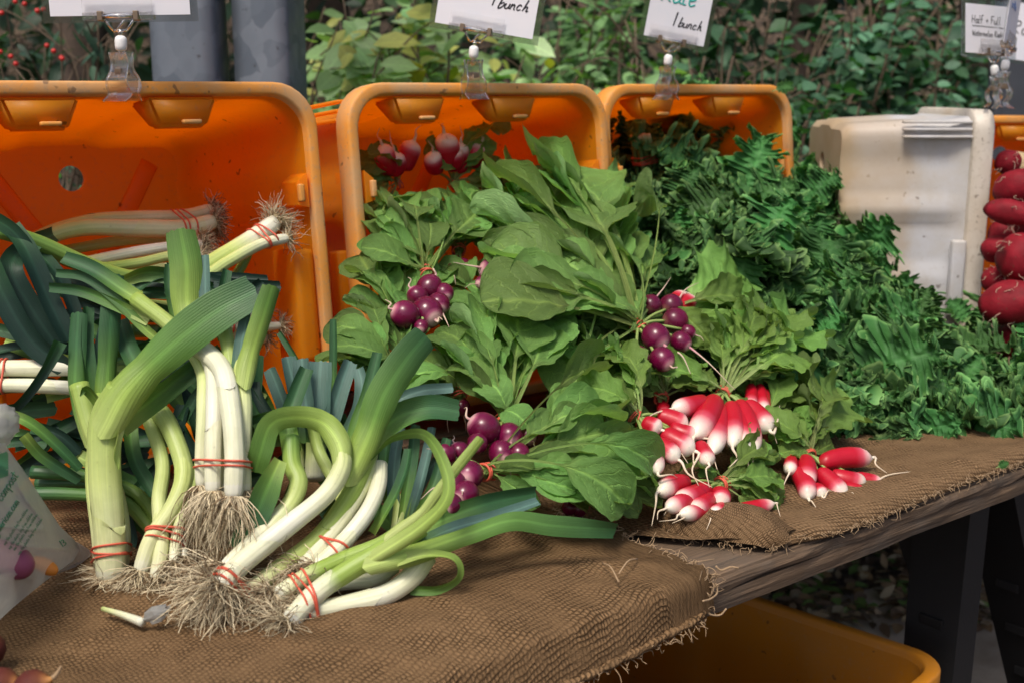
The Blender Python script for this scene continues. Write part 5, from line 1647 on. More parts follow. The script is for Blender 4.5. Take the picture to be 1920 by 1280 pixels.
radish_bunch('purple radish bunch at the lower left of the pile, leaves spread to the right', (912, 884), .055,
    [(835, 850, 21, 800, 840), (862, 846, 19, 850, 815), (880, 889, 27), (872, 925, 26), (850, 905, 24), (845, 945, 22)],
    (-20, 38, 150, 290), [(1170, 765, .075, 56), (1105, 825, .085, 66), (1080, 920, .10, 64), (1060, 880, .10, 56), (1180, 830, .06, 64), (1230, 900, .05, 80), (1200, 960, .05, 76), (1130, 950, .075, 70), (1130, 700, .05, 60), (1000, 880, .10, 40), (1240, 950, .03, 60), (1100, 960, .05, 60), (1010, 950, .07, 50)], nl=6, wide=.95)
radish_bunch('leafy purple radish bunch in the crate mouth, its roots out of sight', (860, 470), -.01,
    [(868, 500, 16), (850, 505, 16)], (5, 175, 60, 125), [(760, 380, .01, 70), (900, 365, .02, 70), (830, 365, .0, 60), (950, 400, .02, 60)], nl=22, lift=.03)
radish_bunch('leafy purple radish bunch under the pile, leaves showing around the middle', (1080, 700), .0,
    [(1090, 720, 18), (1070, 725, 18)], (0, 180, 90, 190), [(1100, 640, .02, 70), (1000, 640, .02, 70), (1180, 640, .02, 60), (1130, 760, .03, 66)], nl=20, lift=.035)
radish_bunch('leafy purple radish bunch by the crate corner, leaves over the leek tips', (740, 690), .0,
    [(745, 715, 18)], (60, 190, 70, 150), [(680, 620, .02, 56), (700, 580, .02, 50), (660, 660, .02, 40)], nl=13, lift=.03)
for (lb, x, y_, o_, f_, n_) in (
    ('leafy radish bunch just right of the left purple radishes', 890, 560, -.01, (-30, 170, 60, 130), 16),
    ('leafy radish bunch above the bottom purple radishes', 930, 660, -.01, (10, 200, 60, 140), 16),
    ('leafy radish bunch in the middle of the pile between two purple bunches', 1010, 560, -.005, (20, 160, 70, 170), 18),
    ('leafy radish bunch right of the middle, under the stems of the top bunch', 1150, 640, .0, (120, 260, 70, 170), 18),
    ('leafy radish bunch below the middle, leaves toward the lower right', 1080, 800, .01, (-40, 100, 60, 150), 16),
    ('leafy radish bunch at the left, against the crate edge', 745, 610, -.02, (0, 160, 60, 150), 16),
    ('leafy radish bunch at the crate rim left of the fanned purple bunch', 720, 470, -.02, (0, 120, 50, 100), 14),
    ('leafy radish bunch low at the front, leaves over the burlap', 1080, 930, .015, (-10, 60, 70, 150), 12),
    ('leafy radish bunch in the upper right corner of the radish crate', 1060, 430, -.03, (30, 150, 70, 170), 14),
    ('leafy radish bunch behind the lower left purple radishes', 860, 740, -.02, (20, 200, 60, 140), 16)):
    radish_bunch(lb, (x, y_), o_, [(x + 6, y_ + 22, 16), (x - 12, y_ + 20, 15)], f_, (), 'purple', n_, lift=.04, roff=o_ - .02)
GF = 'red and white radish bunches'
for (lb, x, y_, o_, f_, n_) in (('leafy radish tops between the purple and the red radishes', 1240, 745, .0, (0, 180, 50, 120), 16),
                                ('leafy radish tops left of the red radishes, low in the pile', 1110, 770, .0, (10, 170, 50, 120), 16),
                                ('leafy radish tops behind the red radishes at the right', 1420, 800, .0, (10, 170, 50, 110), 14)):
    radish_bunch(lb, (x, y_), o_, [(x, y_ + 8, x + 6, y_ + 40, 26)], f_, (), 'long', n_, GF, lift=.04, roff=o_ - .02)
radish_bunch('red and white radish bunch fanned below the purple radishes', (1356, 738), .065,
    [(1342, 748, 1302, 818, 46, 1300, 870), (1370, 757, 1374, 836, 40, 1368, 875), (1384, 752, 1416, 846, 36), (1396, 756, 1444, 806, 42, 1462, 760), (1352, 762, 1336, 850, 34, 1345, 880), (1322, 752, 1262, 766, 38), (1376, 765, 1400, 845, 34)],
    (20, 105, 80, 150), [(1400, 590, .07, 60), (1345, 620, .05, 60), (1440, 640, .06, 50), (1260, 720, .07, 60), (1450, 700, .05, 50), (1300, 700, .075, 60), (1200, 700, .04, 56), (1380, 680, .05, 60), (1410, 650, .06, 60)], 'long', 9, GF, lift=.05)
radish_bunch('red and white radish bunch with an orange band, pointing right, at the pile centre', (1192, 782), .06,
    [(1204, 792, 1240, 806, 36, 1290, 868), (1232, 778, 1290, 800, 40, 1300, 850), (1240, 812, 1302, 846, 42, 1310, 910), (1206, 818, 1234, 886, 36, 1270, 895), (1226, 830, 1272, 862, 36), (1310, 832, 1328, 868, 34), (1255, 800, 1310, 818, 36)],
    (95, 200, 70, 140), [(1180, 700, .06, 50), (1130, 740, .05, 50)], 'long', 7, GF, lift=.03)
radish_bunch('red and white radish bunch at the very front, resting on the folded burlap', (1352, 908), .035,
    [(1290, 902, 1236, 922, 38, 1222, 985), (1328, 914, 1268, 938, 38, 1245, 965), (1334, 930, 1296, 958, 36, 1260, 980), (1346, 922, 1349, 944, 36, 1352, 962), (1366, 958, 1452, 943, 28, 1462, 990), (1300, 930, 1250, 952, 34), (1330, 952, 1275, 964, 30), (1356, 950, 1335, 966, 30)],
    (-20, 60, 60, 110), [(1395, 868, .025, 56), (1440, 875, .03, 60), (1460, 930, .02, 50), (1410, 910, .03, 60), (1310, 878, .03, 50), (1270, 885, .025, 44), (1470, 960, .015, 44), (1440, 980, .012, 40)], 'long', 6, GF, lift=.03)
radish_bunch('red and white radish bunch at the right end, long pale roots on the burlap', (1516, 852), .03,
    [(1510, 858, 1512, 910, 36, 1516, 940), (1492, 880, 1516, 934, 36), (1532, 882, 1584, 932, 38, 1602, 965), (1536, 868, 1634, 858, 40, 1662, 900, .02), (1556, 890, 1624, 906, 36, 1716, 912), (1580, 914, 1630, 932, 30, 1712, 920), (1600, 894, 1654, 906, 28, 1700, 905), (1526, 912, 1542, 930, 28, 1560, 935), (1484, 858, 1480, 884, 26)],
    (60, 170, 60, 130), [(1480, 790, .04, 50), (1530, 800, .04, 50), (1560, 830, .03, 44), (1440, 820, .04, 50), (1500, 760, .03, 50), (1460, 850, .04, 44)], 'long', 8, GF, lift=.03)
radish_bunch('pale radish pair tucked behind the fanned red radishes, near the kale', (1412, 712), .05,
    [(1408, 722, 1406, 768, 24), (1424, 722, 1434, 780, 24), (1436, 730, 1440, 790, 20)], (40, 150, 70, 130), [(1440, 640, .05, 46), (1400, 620, .04, 50)], 'long', 5, GF, lift=.03)
radish_bunch('white-tipped radishes showing behind the top purple bunch', (1255, 590), .06,
    [(1262, 585, 1302, 562, 34, 1330, 530), (1270, 600, 1338, 606, 36, 1360, 620), (1262, 575, 1282, 552, 30, 1330, 560)], (-50, 30, 90, 160), [(1390, 590, .05, 60), (1370, 660, .03, 50), (1430, 700, .04, 60)], 'long', 4, GF, lift=.03)
def crate_place(px, py, off=0.0):
    return aty(px, py, 1.57 - off)
radish_bunch('red and white radish bunch upside down at the back of the radish crate', (745, 345), .0,
    [(735, 325, 716, 272, 40, 712, 240), (755, 320, 776, 264, 40, 790, 235), (740, 330, 738, 285, 36, 730, 245)], (150, 260, 60, 110), [(690, 290, .03, 56), (700, 270, .0, 50)], 'long', 8, GF, place=crate_place, lift=.04)
radish_bunch('red and white radish bunch hanging in the shadow of the radish crate', (850, 345), .0,
    [(838, 315, 832, 250, 44, 832, 232), (850, 320, 848, 275, 40), (862, 325, 864, 268, 34, 862, 236), (882, 315, 902, 268, 40, 900, 240), (820, 325, 812, 285, 34)], (-80, 80, 60, 110), [(920, 260, .02, 56), (940, 250, .0, 50), (795, 290, .0, 50), (800, 260, .0, 40)], 'long', 9, GF, place=crate_place, lift=.04)

# ================================================================== curly kale
KAL = dict(Y0=1.05, z0=.785, k=.70)
def kp_(px, py, off=0.0):
    return onp(px, py, KAL['Y0'], KAL['z0'], KAL['k'], off)
KS = [0]
def kale_bunch(label, px, py, off, Rpx, n=13, axis=None, where=None, spread=70, band=None):
    KS[0] += 1
    R = random.Random(300 + KS[0])
    c = kp_(px, py, off) if where is None else where
    d = depth(c)
    Rm = Rpx * d / FPX
    a = nrm((-.35, -.62, .62)) if axis is None else nrm(axis)
    base = c - a * Rm * .95
    t = thing('kale_bunch', label, 'kale', base, 'curly kale bunches')
    u = nrm(np.cross(a, (.1, .2, .97)))
    v = np.cross(a, u)
    n = int(n * 1.45)
    for k in range(n):
        q = (k + .5) / n
        th = math.radians(spread) * math.sqrt(q)
        ph = k * 2.39996 + R.uniform(-.3, .3)
        dr_ = a * math.cos(th) + (u * math.cos(ph) + v * math.sin(ph)) * math.sin(th)
        L = Rm * R.uniform(1.5, 2.35) * (1 if th < .9 else .9)
        B = base + (u * R.uniform(-1, 1) + v * R.uniform(-1, 1)) * .01 - a * Rm * .15
        E_ = B + dr_ * L
        E_[2] = max(E_[2], TZ + .03)
        rad = u * math.cos(ph) + v * math.sin(ph)
        n_ = nrm(a * .75 + rad * R.uniform(-.5, .6) + np.array((R.uniform(-.6, .6), R.uniform(-.6, .6), R.uniform(-.2, .8))))
        put_leaf(t, KL[R.randrange(len(KL))], B, E_, n_, R.uniform(1.0, 1.35))
    if band is not None:
        pass
    return t, base
kb = [
    ('dark kale bunch at the back left of the kale crate, in shadow', 1215, 330, -.10, 95, 12),
    ('dark kale bunch at the top of the kale crate under the card', 1300, 262, -.15, 85, 12),
    ('dark kale bunch at the back right of the kale crate', 1385, 285, -.13, 85, 12),
    ('kale bunch in the crate mouth beside the radish leaves', 1235, 430, -.02, 100, 13),
    ('kale bunch in the middle of the crate mouth', 1345, 390, -.02, 105, 13),
    ('kale bunch at the right rim of the crate, one leaf raised', 1465, 390, -.01, 95, 13),
    ('kale bunch just below the crate mouth, broad pale leaves showing', 1370, 500, .04, 115, 14),
    ('large dense kale bunch in the middle of the kale heap', 1440, 560, .05, 125, 15),
    ('kale bunch beside the white crate, a smooth broad leaf folded out', 1545, 490, .03, 100, 13),
    ('kale bunch below the white crate at its left corner', 1605, 612, .0, 95, 12),
    ('large kale bunch at the front of the heap above the red radishes', 1590, 700, .05, 130, 16),
    ('kale bunch hanging over the front right end of the radishes', 1620, 800, .01, 95, 13),
    ('kale bunch in front of the white crate, pale leaf standing up', 1740, 672, .02, 105, 13),
    ('kale bunch low on the burlap at the right front', 1795, 800, .04, 120, 15),
    ('kale bunch at the right edge of the picture by the beets', 1900, 705, .02, 105, 13),
    ('kale bunch at the lower right corner of the heap', 1885, 825, .03, 108, 14),
    ('kale bunch between the radish tops and the kale heap', 1340, 600, .0, 90, 12),
    ('kale bunch deep in the gap behind the red radish tops', 1450, 690, -.01, 95, 12),
    ('kale bunch at the front between the radish end and the right corner', 1700, 800, .02, 90, 12),
    ('kale bunch filling the hollow in front of the white crate', 1690, 720, -.01, 100, 12),
]
for (lb, x, y_, o_, r_, n_) in kb:
    kale_bunch(lb, x, y_, o_, r_, n_)
# single pale leaves that stand out of the heap belong to bunches of their own stems
for (lb, b0, t0, ws) in (('single pale kale leaf standing up in front of the white crate', (1822, 612, .03), (1775, 566, .05), 1.5),
                         ('single kale leaf folded outward below the white crate, pale underside', (1530, 560, .09), (1545, 455, .08), 1.2),
                         ('single kale leaf leaning against the crate rim at its right', (1540, 400, .0), (1530, 322, .0), 1.3),
                         ('single kale leaf drooping onto the burlap beside the radish roots', (1630, 800, .05), (1690, 890, .03), 1.3)):
    B, E_ = kp_(*b0), kp_(*t0)
    kl = thing('kale_leaf', lb, 'kale leaf', B, 'single kale leaves')
    put_leaf(kl, KL[len(lb) % 9], B, E_, nrm(-FW + np.array((.3, 0, .5))), ws, 'blade')
# the tied stalk ends of one bunch, standing up inside the crate
c = aty(1198, 268, 1.56)
kt = thing('kale_bunch', 'kale bunch upside down in the crate, cut stalks tied with a red band', 'kale', c, 'curly kale bunches')
R = random.Random(5)
paths = []
for k in range(9):
    a = k * 2.4
    q = math.sqrt(k / 9) * .016
    top = c + RT * q * math.cos(a) + np.array((0, 0, .012 + R.uniform(-.003, .003))) - FW * q * math.sin(a)
    bot = aty(1214, 345, 1.56) + RT * q * 1.5 * math.cos(a) - FW * q * 1.5 * math.sin(a)
    P = cr([bot, (top + bot) / 2, top], 10)
    V, F, U = tube(P, np.linspace(.0042, .0058, 10), 8)
    cs = grad(np.repeat(np.linspace(0, 1, 10), 8), [(0, (.12, .22, .06)), (.9, (.20, .30, .09)), (.96, (.50, .45, .22)), (1, (.55, .48, .25))])
    link('stalk', mesh('stalk', V, F, STEM, U, cs), kt)
    paths.append(P)
band_loops(kt, paths, [.006] * 9, (paths[0][4] + paths[0][5]) / 2, paths[0][-1] - paths[0][0], 4, 3, .0014, spread=.004)
for k in range(12):
    a = R.uniform(0, 6.28)
    B = aty(1214, 345, 1.56)
    E_ = B + RT * math.cos(a) * .10 + np.array((0, 0, -.05 + .06 * math.sin(a))) - FW * R.uniform(.0, .06)
    put_leaf(kt, KL[k % 9], B, E_, nrm(-FW + np.array((R.uniform(-.5, .5), 0, R.uniform(0, .8)))), 1.2)
# crumbs of kale
for k, (p, lb) in enumerate(((at(1464, 172, rim_d(1464) - .012), 'scrap of kale leaf lying on the crate rim corner'), (atz(1876, 876, TZ + .02), 'small scrap of kale on the burlap at the right'))):
    s = thing('kale_scrap', lb, 'leaf scrap', p)
    put_leaf(s, KL[3 + k], p - RT * (.016 - .010 * k), p + RT * (.022 - .012 * k) + np.array((0, 0, .006)), nrm(-FW + np.array((0, 0, .6))), 1.3, 'blade')

# ================================================================== beets in the white crate
def beet(label, px, py, d, rpx, seed, sx=1.0, tail=None):
    R = random.Random(seed)
    c = at(px, py, d)
    r = rpx * d / FPX
    prof = [(-math.cos(math.pi * i / 19), max(.05, abs(math.sin(math.pi * i / 19)) ** .85)) for i in range(20)]
    V, F = lathe(prof, 26)
    k = np.array([mnoise.noise(Vector(p) * 1.2 + Vector((seed * 2.3, 0, 0))) for p in V])
    k2 = np.array([mnoise.noise(Vector(p) * 4 + Vector((seed * 2.3, 0, 0))) for p in V])
    V = V * (1 + .10 * k + .02 * k2)[:, None]
    V[:, 0] *= sx
    cs = np.array((.20, .007, .015))[None] * (1 + .35 * k2 + .2 * k)[:, None] * np.where(V[:, 0] < -.85 * sx, .4, 1)[:, None]
    t = thing('beet', label, 'beet', c - np.array((0, 0, r)), 'red beets spilling from the white crate')
    M = frame(c, nrm(RT * R.uniform(.5, 1) - FW * R.uniform(0, .6) + np.array((0, 0, R.uniform(-.3, .3)))), (0, 0, 1))
    link('root', mesh('beet', V, F, BEET, None, cs), t, scaled(M, r, r, r))
    for q in range(14):
        a = nrm(np.array((R.uniform(-1, 1), R.uniform(-1, .2), R.uniform(-1, 1))))
        if a @ FW > 0:
            a = -a
        p = c + a * r * .98
        pts = [p]
        for i in range(4):
            pts.append(pts[-1] + np.array((R.uniform(-1, 1), R.uniform(-1, 1), R.uniform(-1.2, .4))) * r * .22 + a * r * .06)
        taproot(t, pts, .0011, ((.45, .18, .15), (.45, .32, .24)), 'root_hair', 10)
beet('red beet at the top of the heap, beside the white rim', 1906, 350, 2.10, 33, 1, 1.35)
beet('long red beet second from the top beside the white rim', 1894, 398, 2.06, 24, 2, 1.9)
beet('dark purple beet in the shadow behind the red ones', 1884, 440, 2.14, 30, 3)
beet('large round red beet in the middle of the beet heap', 1924, 484, 2.04, 48, 4, 1.15)
beet('large red beet at the bottom of the heap above the kale', 1894, 568, 2.02, 42, 5, 1.35)
beet('red beet at the right edge above the round one', 1940, 425, 2.10, 35, 6)
beet('red beet behind the bottom one at the right edge', 1950, 560, 2.08, 44, 7)
beet('small dusty dark beet on top of the beet heap', 1890, 305, 2.16, 23, 8)
beet('red beet low in the heap, mostly hidden by kale', 1910, 640, 2.06, 42, 9)
beet('red beet behind the long one, by the crate wall', 1925, 395, 2.16, 34, 11)
beet('dark red beet between the round and the bottom one', 1868, 525, 2.10, 26, 12)
beet('small red beet touching the white rim in the middle', 1872, 468, 2.10, 26, 13, 1.2)
TURNIP = m_veg('turnip', .5, 0, 0, .1, .3)
c = at(1905, 312, 2.22)
V, F = lathe([(-math.cos(math.pi * i / 13), max(.05, math.sin(math.pi * i / 13))) for i in range(14)], 18)
tn = thing('turnip', 'pale yellowish turnip behind the beets at the right edge', 'turnip', c)
o = link('root', mesh('turnip', V, F, TURNIP, None, np.tile((.48, .36, .20), (len(V), 1))), tn, scaled(frame(c, RT, (0, 0, 1)), .03, .028, .028))
taproot(o, [c + RT * .03, c + RT * .05 + UP * .01, c + RT * .07 + UP * .004], .002, ((.5, .38, .2), (.4, .3, .18)))

# ================================================================== compost bag at the left edge
A_, B_ = atz(-10, 1172, TZ + .015), atz(158, 1040, TZ + .015)
bd = nrm(B_ - A_)
bn = nrm(np.cross(bd, (0, 0, 1)))
if bn @ FW > 0:
    bn = -bn
def bag_pt(px, py, off):
    r = FW + RT * (px - 960) / FPX - UP * (py - 640) / FPX
    t_ = ((A_ - CAM) @ bn) / (r @ bn)
    return CAM + r * (t_ - off)
prof = {830: (-160, 10), 842: (-160, 16), 880: (-160, 44), 930: (-160, 76), 985: (-160, 112), 1012: (-160, 140), 1030: (-160, 150), 1050: (-160, 138), 1080: (-160, 96), 1110: (-160, 58), 1140: (-160, 22), 1172: (-160, -12), 1200: (-160, -60)}
ky = sorted(prof)
def bag_right(py):
    return float(np.interp(py, ky, [prof[k][1] for k in ky]))
def bulge(px, py):
    q = (bag_right(py) - px) / 150
    e = np.clip(q, 0, 1.2)
    vtop, vbot = np.clip((py - 828) / 60, 0, 1), np.clip((1205 - py) / 60, 0, 1)
    f = math.sin(min(1, e * 1.1) * math.pi / 2) ** .7 * vtop ** .5 * vbot ** .5 if e > 0 else 0
    cre = .0016 * math.sin(px * .05 + py * .085) + .010 * max(0, 1 - abs(mnoise.noise(Vector(((px + .6 * py) * .006, (py - .5 * px) * .016, 8)))) * 4) ** 2 + .003 * mnoise.noise(Vector((px * .018, py * .02, 4))) + .004 * mnoise.noise(Vector(((px + py) * .006, (px - py) * .022, 1)))
    return .052 * f + cre * min(1, e * 5)
def m_bag():
    t = NT('white_film_bag')
    p = t.geo()
    n = t.noise(14, 4, .6, p)
    c = t.mix(t.ramp(n, [(.35, .5), (.65, 0)]), (.44, .46, .44), (.36, .33, .31))
    t.l(c, t.b.inputs['Base Color'])
    t.set(Roughness=.32)
    t.bump(t.noise(38, 4, .6, t.mapping(p, (1, 1, .4))), .5, .004)
    t.translucent(c, .35)
    # thin film: partly seen through
    mx0 = t.out.inputs[0].links[0].from_socket
    tr = t.n('BsdfTransparent')
    mx = t.n('MixShader')
    mx.inputs[0].default_value = .28
    t.l(mx0, mx.inputs[1])
    t.l(tr.outputs[0], mx.inputs[2])
    t.l(mx.outputs[0], t.out.inputs[0])
    return t.m
FILM = m_bag()
PRINT = m_simple('green_print', (.035, .20, .11), .5)
bag = thing('produce_bag', 'white plastic compost bag with green print at the left edge', 'bag', (A_ + B_) / 2)
V, U = [], []
nr, nc = 90, 80
for i in range(nr):
    py = 830 + (1200 - 830) * i / (nr - 1)
    for j in range(nc):
        px = -160 + (bag_right(py) + 160) * (j / (nc - 1)) ** .8
        V.append(bag_pt(px, py, bulge(px, py)))
V2 = []
for i in range(nr):
    py = 830 + (1200 - 830) * i / (nr - 1)
    for j in range(nc):
        px = -160 + (bag_right(py) + 160) * (j / (nc - 1)) ** .8
        V2.append(bag_pt(px, py, -.8 * max(0, bulge(px, py)) - .001))
F = [f[::-1] for f in grid_faces(nr, nc)] + grid_faces(nr, nc, nr * nc)
for i in range(nr - 1):
    F.append((i * nc + nc - 1, nr * nc + i * nc + nc - 1, nr * nc + (i + 1) * nc + nc - 1, (i + 1) * nc + nc - 1))
Vb = np.array(V + V2)
Vb[:, 2] = np.maximum(Vb[:, 2], TZ + .012)
film = link('film', mesh('film', Vb, F, FILM), bag)
# side gusset flap and knotted top
V = []
for i in range(10):
    for j in range(6):
        py = 1008 + i * 7
        px = bag_right(py) - 4 + j * 5.5 * math.sin(math.pi * (i + .6) / 10)
        V.append(bag_pt(px, py + j * .8, -.002 + .004 * math.sin(j * 1.3 + i * .7)))
link('gusset', mesh('gusset', V, grid_faces(10, 6), FILM), bag)
V, F = lathe([(-math.cos(math.pi * i / 15), max(.05, math.sin(math.pi * i / 15))) for i in range(16)], 24)
V = V * (1 + .45 * np.array([abs(mnoise.noise(Vector(p) * 2.1)) - .2 for p in V]) + .12 * np.array([mnoise.noise(Vector(p) * 6) for p in V]))[:, None]
link('knot', mesh('knot', V, F, FILM), bag, scaled(frame(at(-8, 795, 1.16), UP, -FW), .021, .021, .018))
def print_text(txt, px, py, size, ang, adv=1.0, thick=.05):
    """flat print following the bag"""
    b = Bag()
    ca, sa = math.cos(math.radians(ang)), math.sin(math.radians(ang))
    for st in handwriting(txt, 0, 0, size, 0, 3, adv=adv, wob=.0):
        P2 = cr([(x, y_, 0) for x, y_ in st], 5 * len(st))
        q = []
        for (x, y_, _) in P2:
            X_, Y_ = px + x * ca + y_ * sa * 1.0 - 0, py - (x * sa - y_ * -1 * 0) - y_ * ca
            X_ = px + x * ca - y_ * sa
            q.append(bag_pt(X_, Y_, bulge(X_, Y_) + .0018))
        V, F, U = tube(np.array(q), size * thick * 1.18 / FPX, 5)
        b.add(V, F, U)
    link('print', b.mesh('print', PRINT), film)
print_text('compost', 3, 940, 17, 57, .86, .06)
print_text('gAmericas.com', -6, 1006, 13, 57, .86, .08)
print_text('13', 116, 1026, 11, 40, 1.0, .09)
for k in range(4):
    print_text('keep the plastic bag from children', 8 + k * 9, 1024 + k * 8 - (k > 1) * 6, 5.5, 57, .86, .07)
b = Bag()
V, U = [], []
for i in range(12):
    for j in range(8):
        px, py = -30 + j * 6.5, 838 + i * 4.2 + j * 1.0
        px = min(px, bag_right(py) - 6 + i * .4)
        V.append(bag_pt(px, py + (7 - j) * 3, bulge(px, py + (7 - j) * 3) + .0015))
link('green_patch', mesh('green_patch', V, grid_faces(12, 8), PRINT), film)
# roots showing through the film
def lump(name, label, px, py, off, r, c, sx=1.4, mat=None):
    p = bag_pt(px, py, bulge(px, py) - off)
    V, F = lathe([(-math.cos(math.pi * i / 13), max(.05, abs(math.sin(math.pi * i / 13)) ** .8)) for i in range(14)], 18)
    o = link(name, mesh(name, V, F, TURNIP, None, np.tile(c, (len(V), 1))), None, scaled(frame(p, nrm(RT * .9 - UP * .5), -FW), r * sx, r, r))
    return tag(o, label, name)
lump('carrot', 'orange carrot tip pressing against the bag film', 84, 1060, .016, .0075, (.62, .22, .03), 1.9)
lump('shallot', 'purple shallot seen through the bag film', 18, 1048, .030, .016, (.22, .05, .10), 1.5)
# onions in the lower left corner
def onion(label, px, py, d, rpx, seed, ang=0):
    R = random.Random(seed)
    c = at(px, py, d)
    r = rpx * d / FPX
    prof = [(-1.05, .05), (-1.0, .22), (-.85, .55), (-.5, .88), (0, 1.0), (.45, .88), (.8, .55), (1.0, .25), (1.25, .12), (1.5, .09)]
    V, F = lathe(prof, 26)
    ph = np.arctan2(V[:, 2], V[:, 1])
    cs = grad((V[:, 0] + 1) / 2.5, [(0, (.30, .14, .06)), (.2, (.08, .018, .014)), (.7, (.10, .022, .016)), (.88, (.45, .20, .06)), (1, (.40, .28, .12))]) * (1 + .3 * np.sin(ph * 13))[:, None]
    t = thing('onion', label, 'onion', c - np.array((0, 0, r)), 'onions at the lower left corner')
    M = frame(c, RT * math.cos(ang) + UP * math.sin(ang) - FW * .2, (0, 0, 1))
    link('bulb', mesh('onion', V, F, BEET, None, cs), t, scaled(M, r, r, r))
    X3 = np.array([M[i][0] for i in range(3)])
    link('dry_neck', mesh('dry_neck', *tube(cr([c + X3 * r * 1.35, c + X3 * r * 1.6 + UP * .002, c + X3 * r * 1.85 + UP * .006], 8), np.linspace(.0025, .001, 8), 6)[:2], JUTE), t)
onion('brown onion cut off by the bottom edge, right of the other', 62, 1290, .945, 36, 1, .5)
onion('red-brown onion lying in the lower left corner', 2, 1284, .95, 34, 2, .2)
onion('dark red onion at the left edge above the corner onions', -24, 1216, 1.0, 34, 3, 1.4)
# a bit of clear plastic by the loose stem
c = atz(293, 1150, TZ + .028)
V, F = lathe([(-1, .3), (-.6, .8), (0, 1), (.5, .7), (1, .4)], 12)
V = V * (1 + .5 * np.array([mnoise.noise(Vector(p) * 2.4) for p in V]))[:, None]
tag(link('plastic_scrap', mesh('plastic_scrap', V, F, FILM, smooth=False), None, scaled(frame(c, RT + UP * .6, -FW), .011, .008, .006)), 'small crumpled scrap of clear plastic below the leek roots', 'plastic scrap')
# ================================================================== the thicket behind the stall
def leaf_cloud(P, D, N, size, asp, cols, seed, fold=.25):
    """many leaves at once: base points P, directions D, normals N; each a folded 8-point blade"""
    R = np.random.default_rng(seed)
    n = len(P)
    D = D / np.linalg.norm(D, axis=1)[:, None]
    Sd = np.cross(N, D)
    Sd /= np.maximum(1e-9, np.linalg.norm(Sd, axis=1))[:, None]
    N = np.cross(D, Sd)
    L = size * R.uniform(.6, 1.25, n)
    Wd = L * asp * R.uniform(.8, 1.15, n) / 2
    droop = R.uniform(-.1, .3, n)
    shape = [(0, 0), (.22, .75), (.5, 1.0), (.78, .62), (1.0, 0.0)]
    V = []
    for (s, w) in shape:
        c = P + D * (L * s)[:, None] - N * (droop * L * s * s)[:, None]
        if w == 0:
            V.append(c[:, None])
        else:
            up = N * (Wd * w * fold)[:, None]
            V.append(np.stack([c - Sd * (Wd * w)[:, None] + up, c, c + Sd * (Wd * w)[:, None] + up], 1))
    V = np.concatenate(V, 1)            # n, 11, 3
    f = [(0, 2, 1, 1), (0, 3, 2, 2), (1, 2, 5, 4), (2, 3, 6, 5), (4, 5, 8, 7), (5, 6, 9, 8), (7, 8, 10, 10), (8, 9, 10, 10)]
    F = []
    base = np.arange(n) * 11
    tri = np.array([(0, 2, 1), (0, 3, 2), (7, 8, 10), (8, 9, 10)])
    quad = np.array([(1, 2, 5, 4), (2, 3, 6, 5), (4, 5, 8, 7), (5, 6, 9, 8)])
    F = (base[:, None, None] + tri[None]).reshape(-1, 3).tolist() + (base[:, None, None] + quad[None]).reshape(-1, 4).tolist()
    pick = R.integers(0, len(cols), n)
    c = np.array(cols)[pick] * R.uniform(.7, 1.3, n)[:, None]
    C = np.repeat(c, 11, axis=0)
    C[1::11] *= 1
    U = np.tile(np.array([(0, 0), (.22, -.8), (.22, 0), (.22, .8), (.5, -1), (.5, 0), (.5, 1), (.78, -.7), (.78, 0), (.78, .7), (1, 0)], float), (n, 1))
    return V.reshape(-1, 3), F, U, C
BUSHLEAF = m_leaf('shrub_leaf', vein=(1.35, 1.35, 1.25), nv=6, bump=.3, trans=.40, rough=.42, spec=.4)
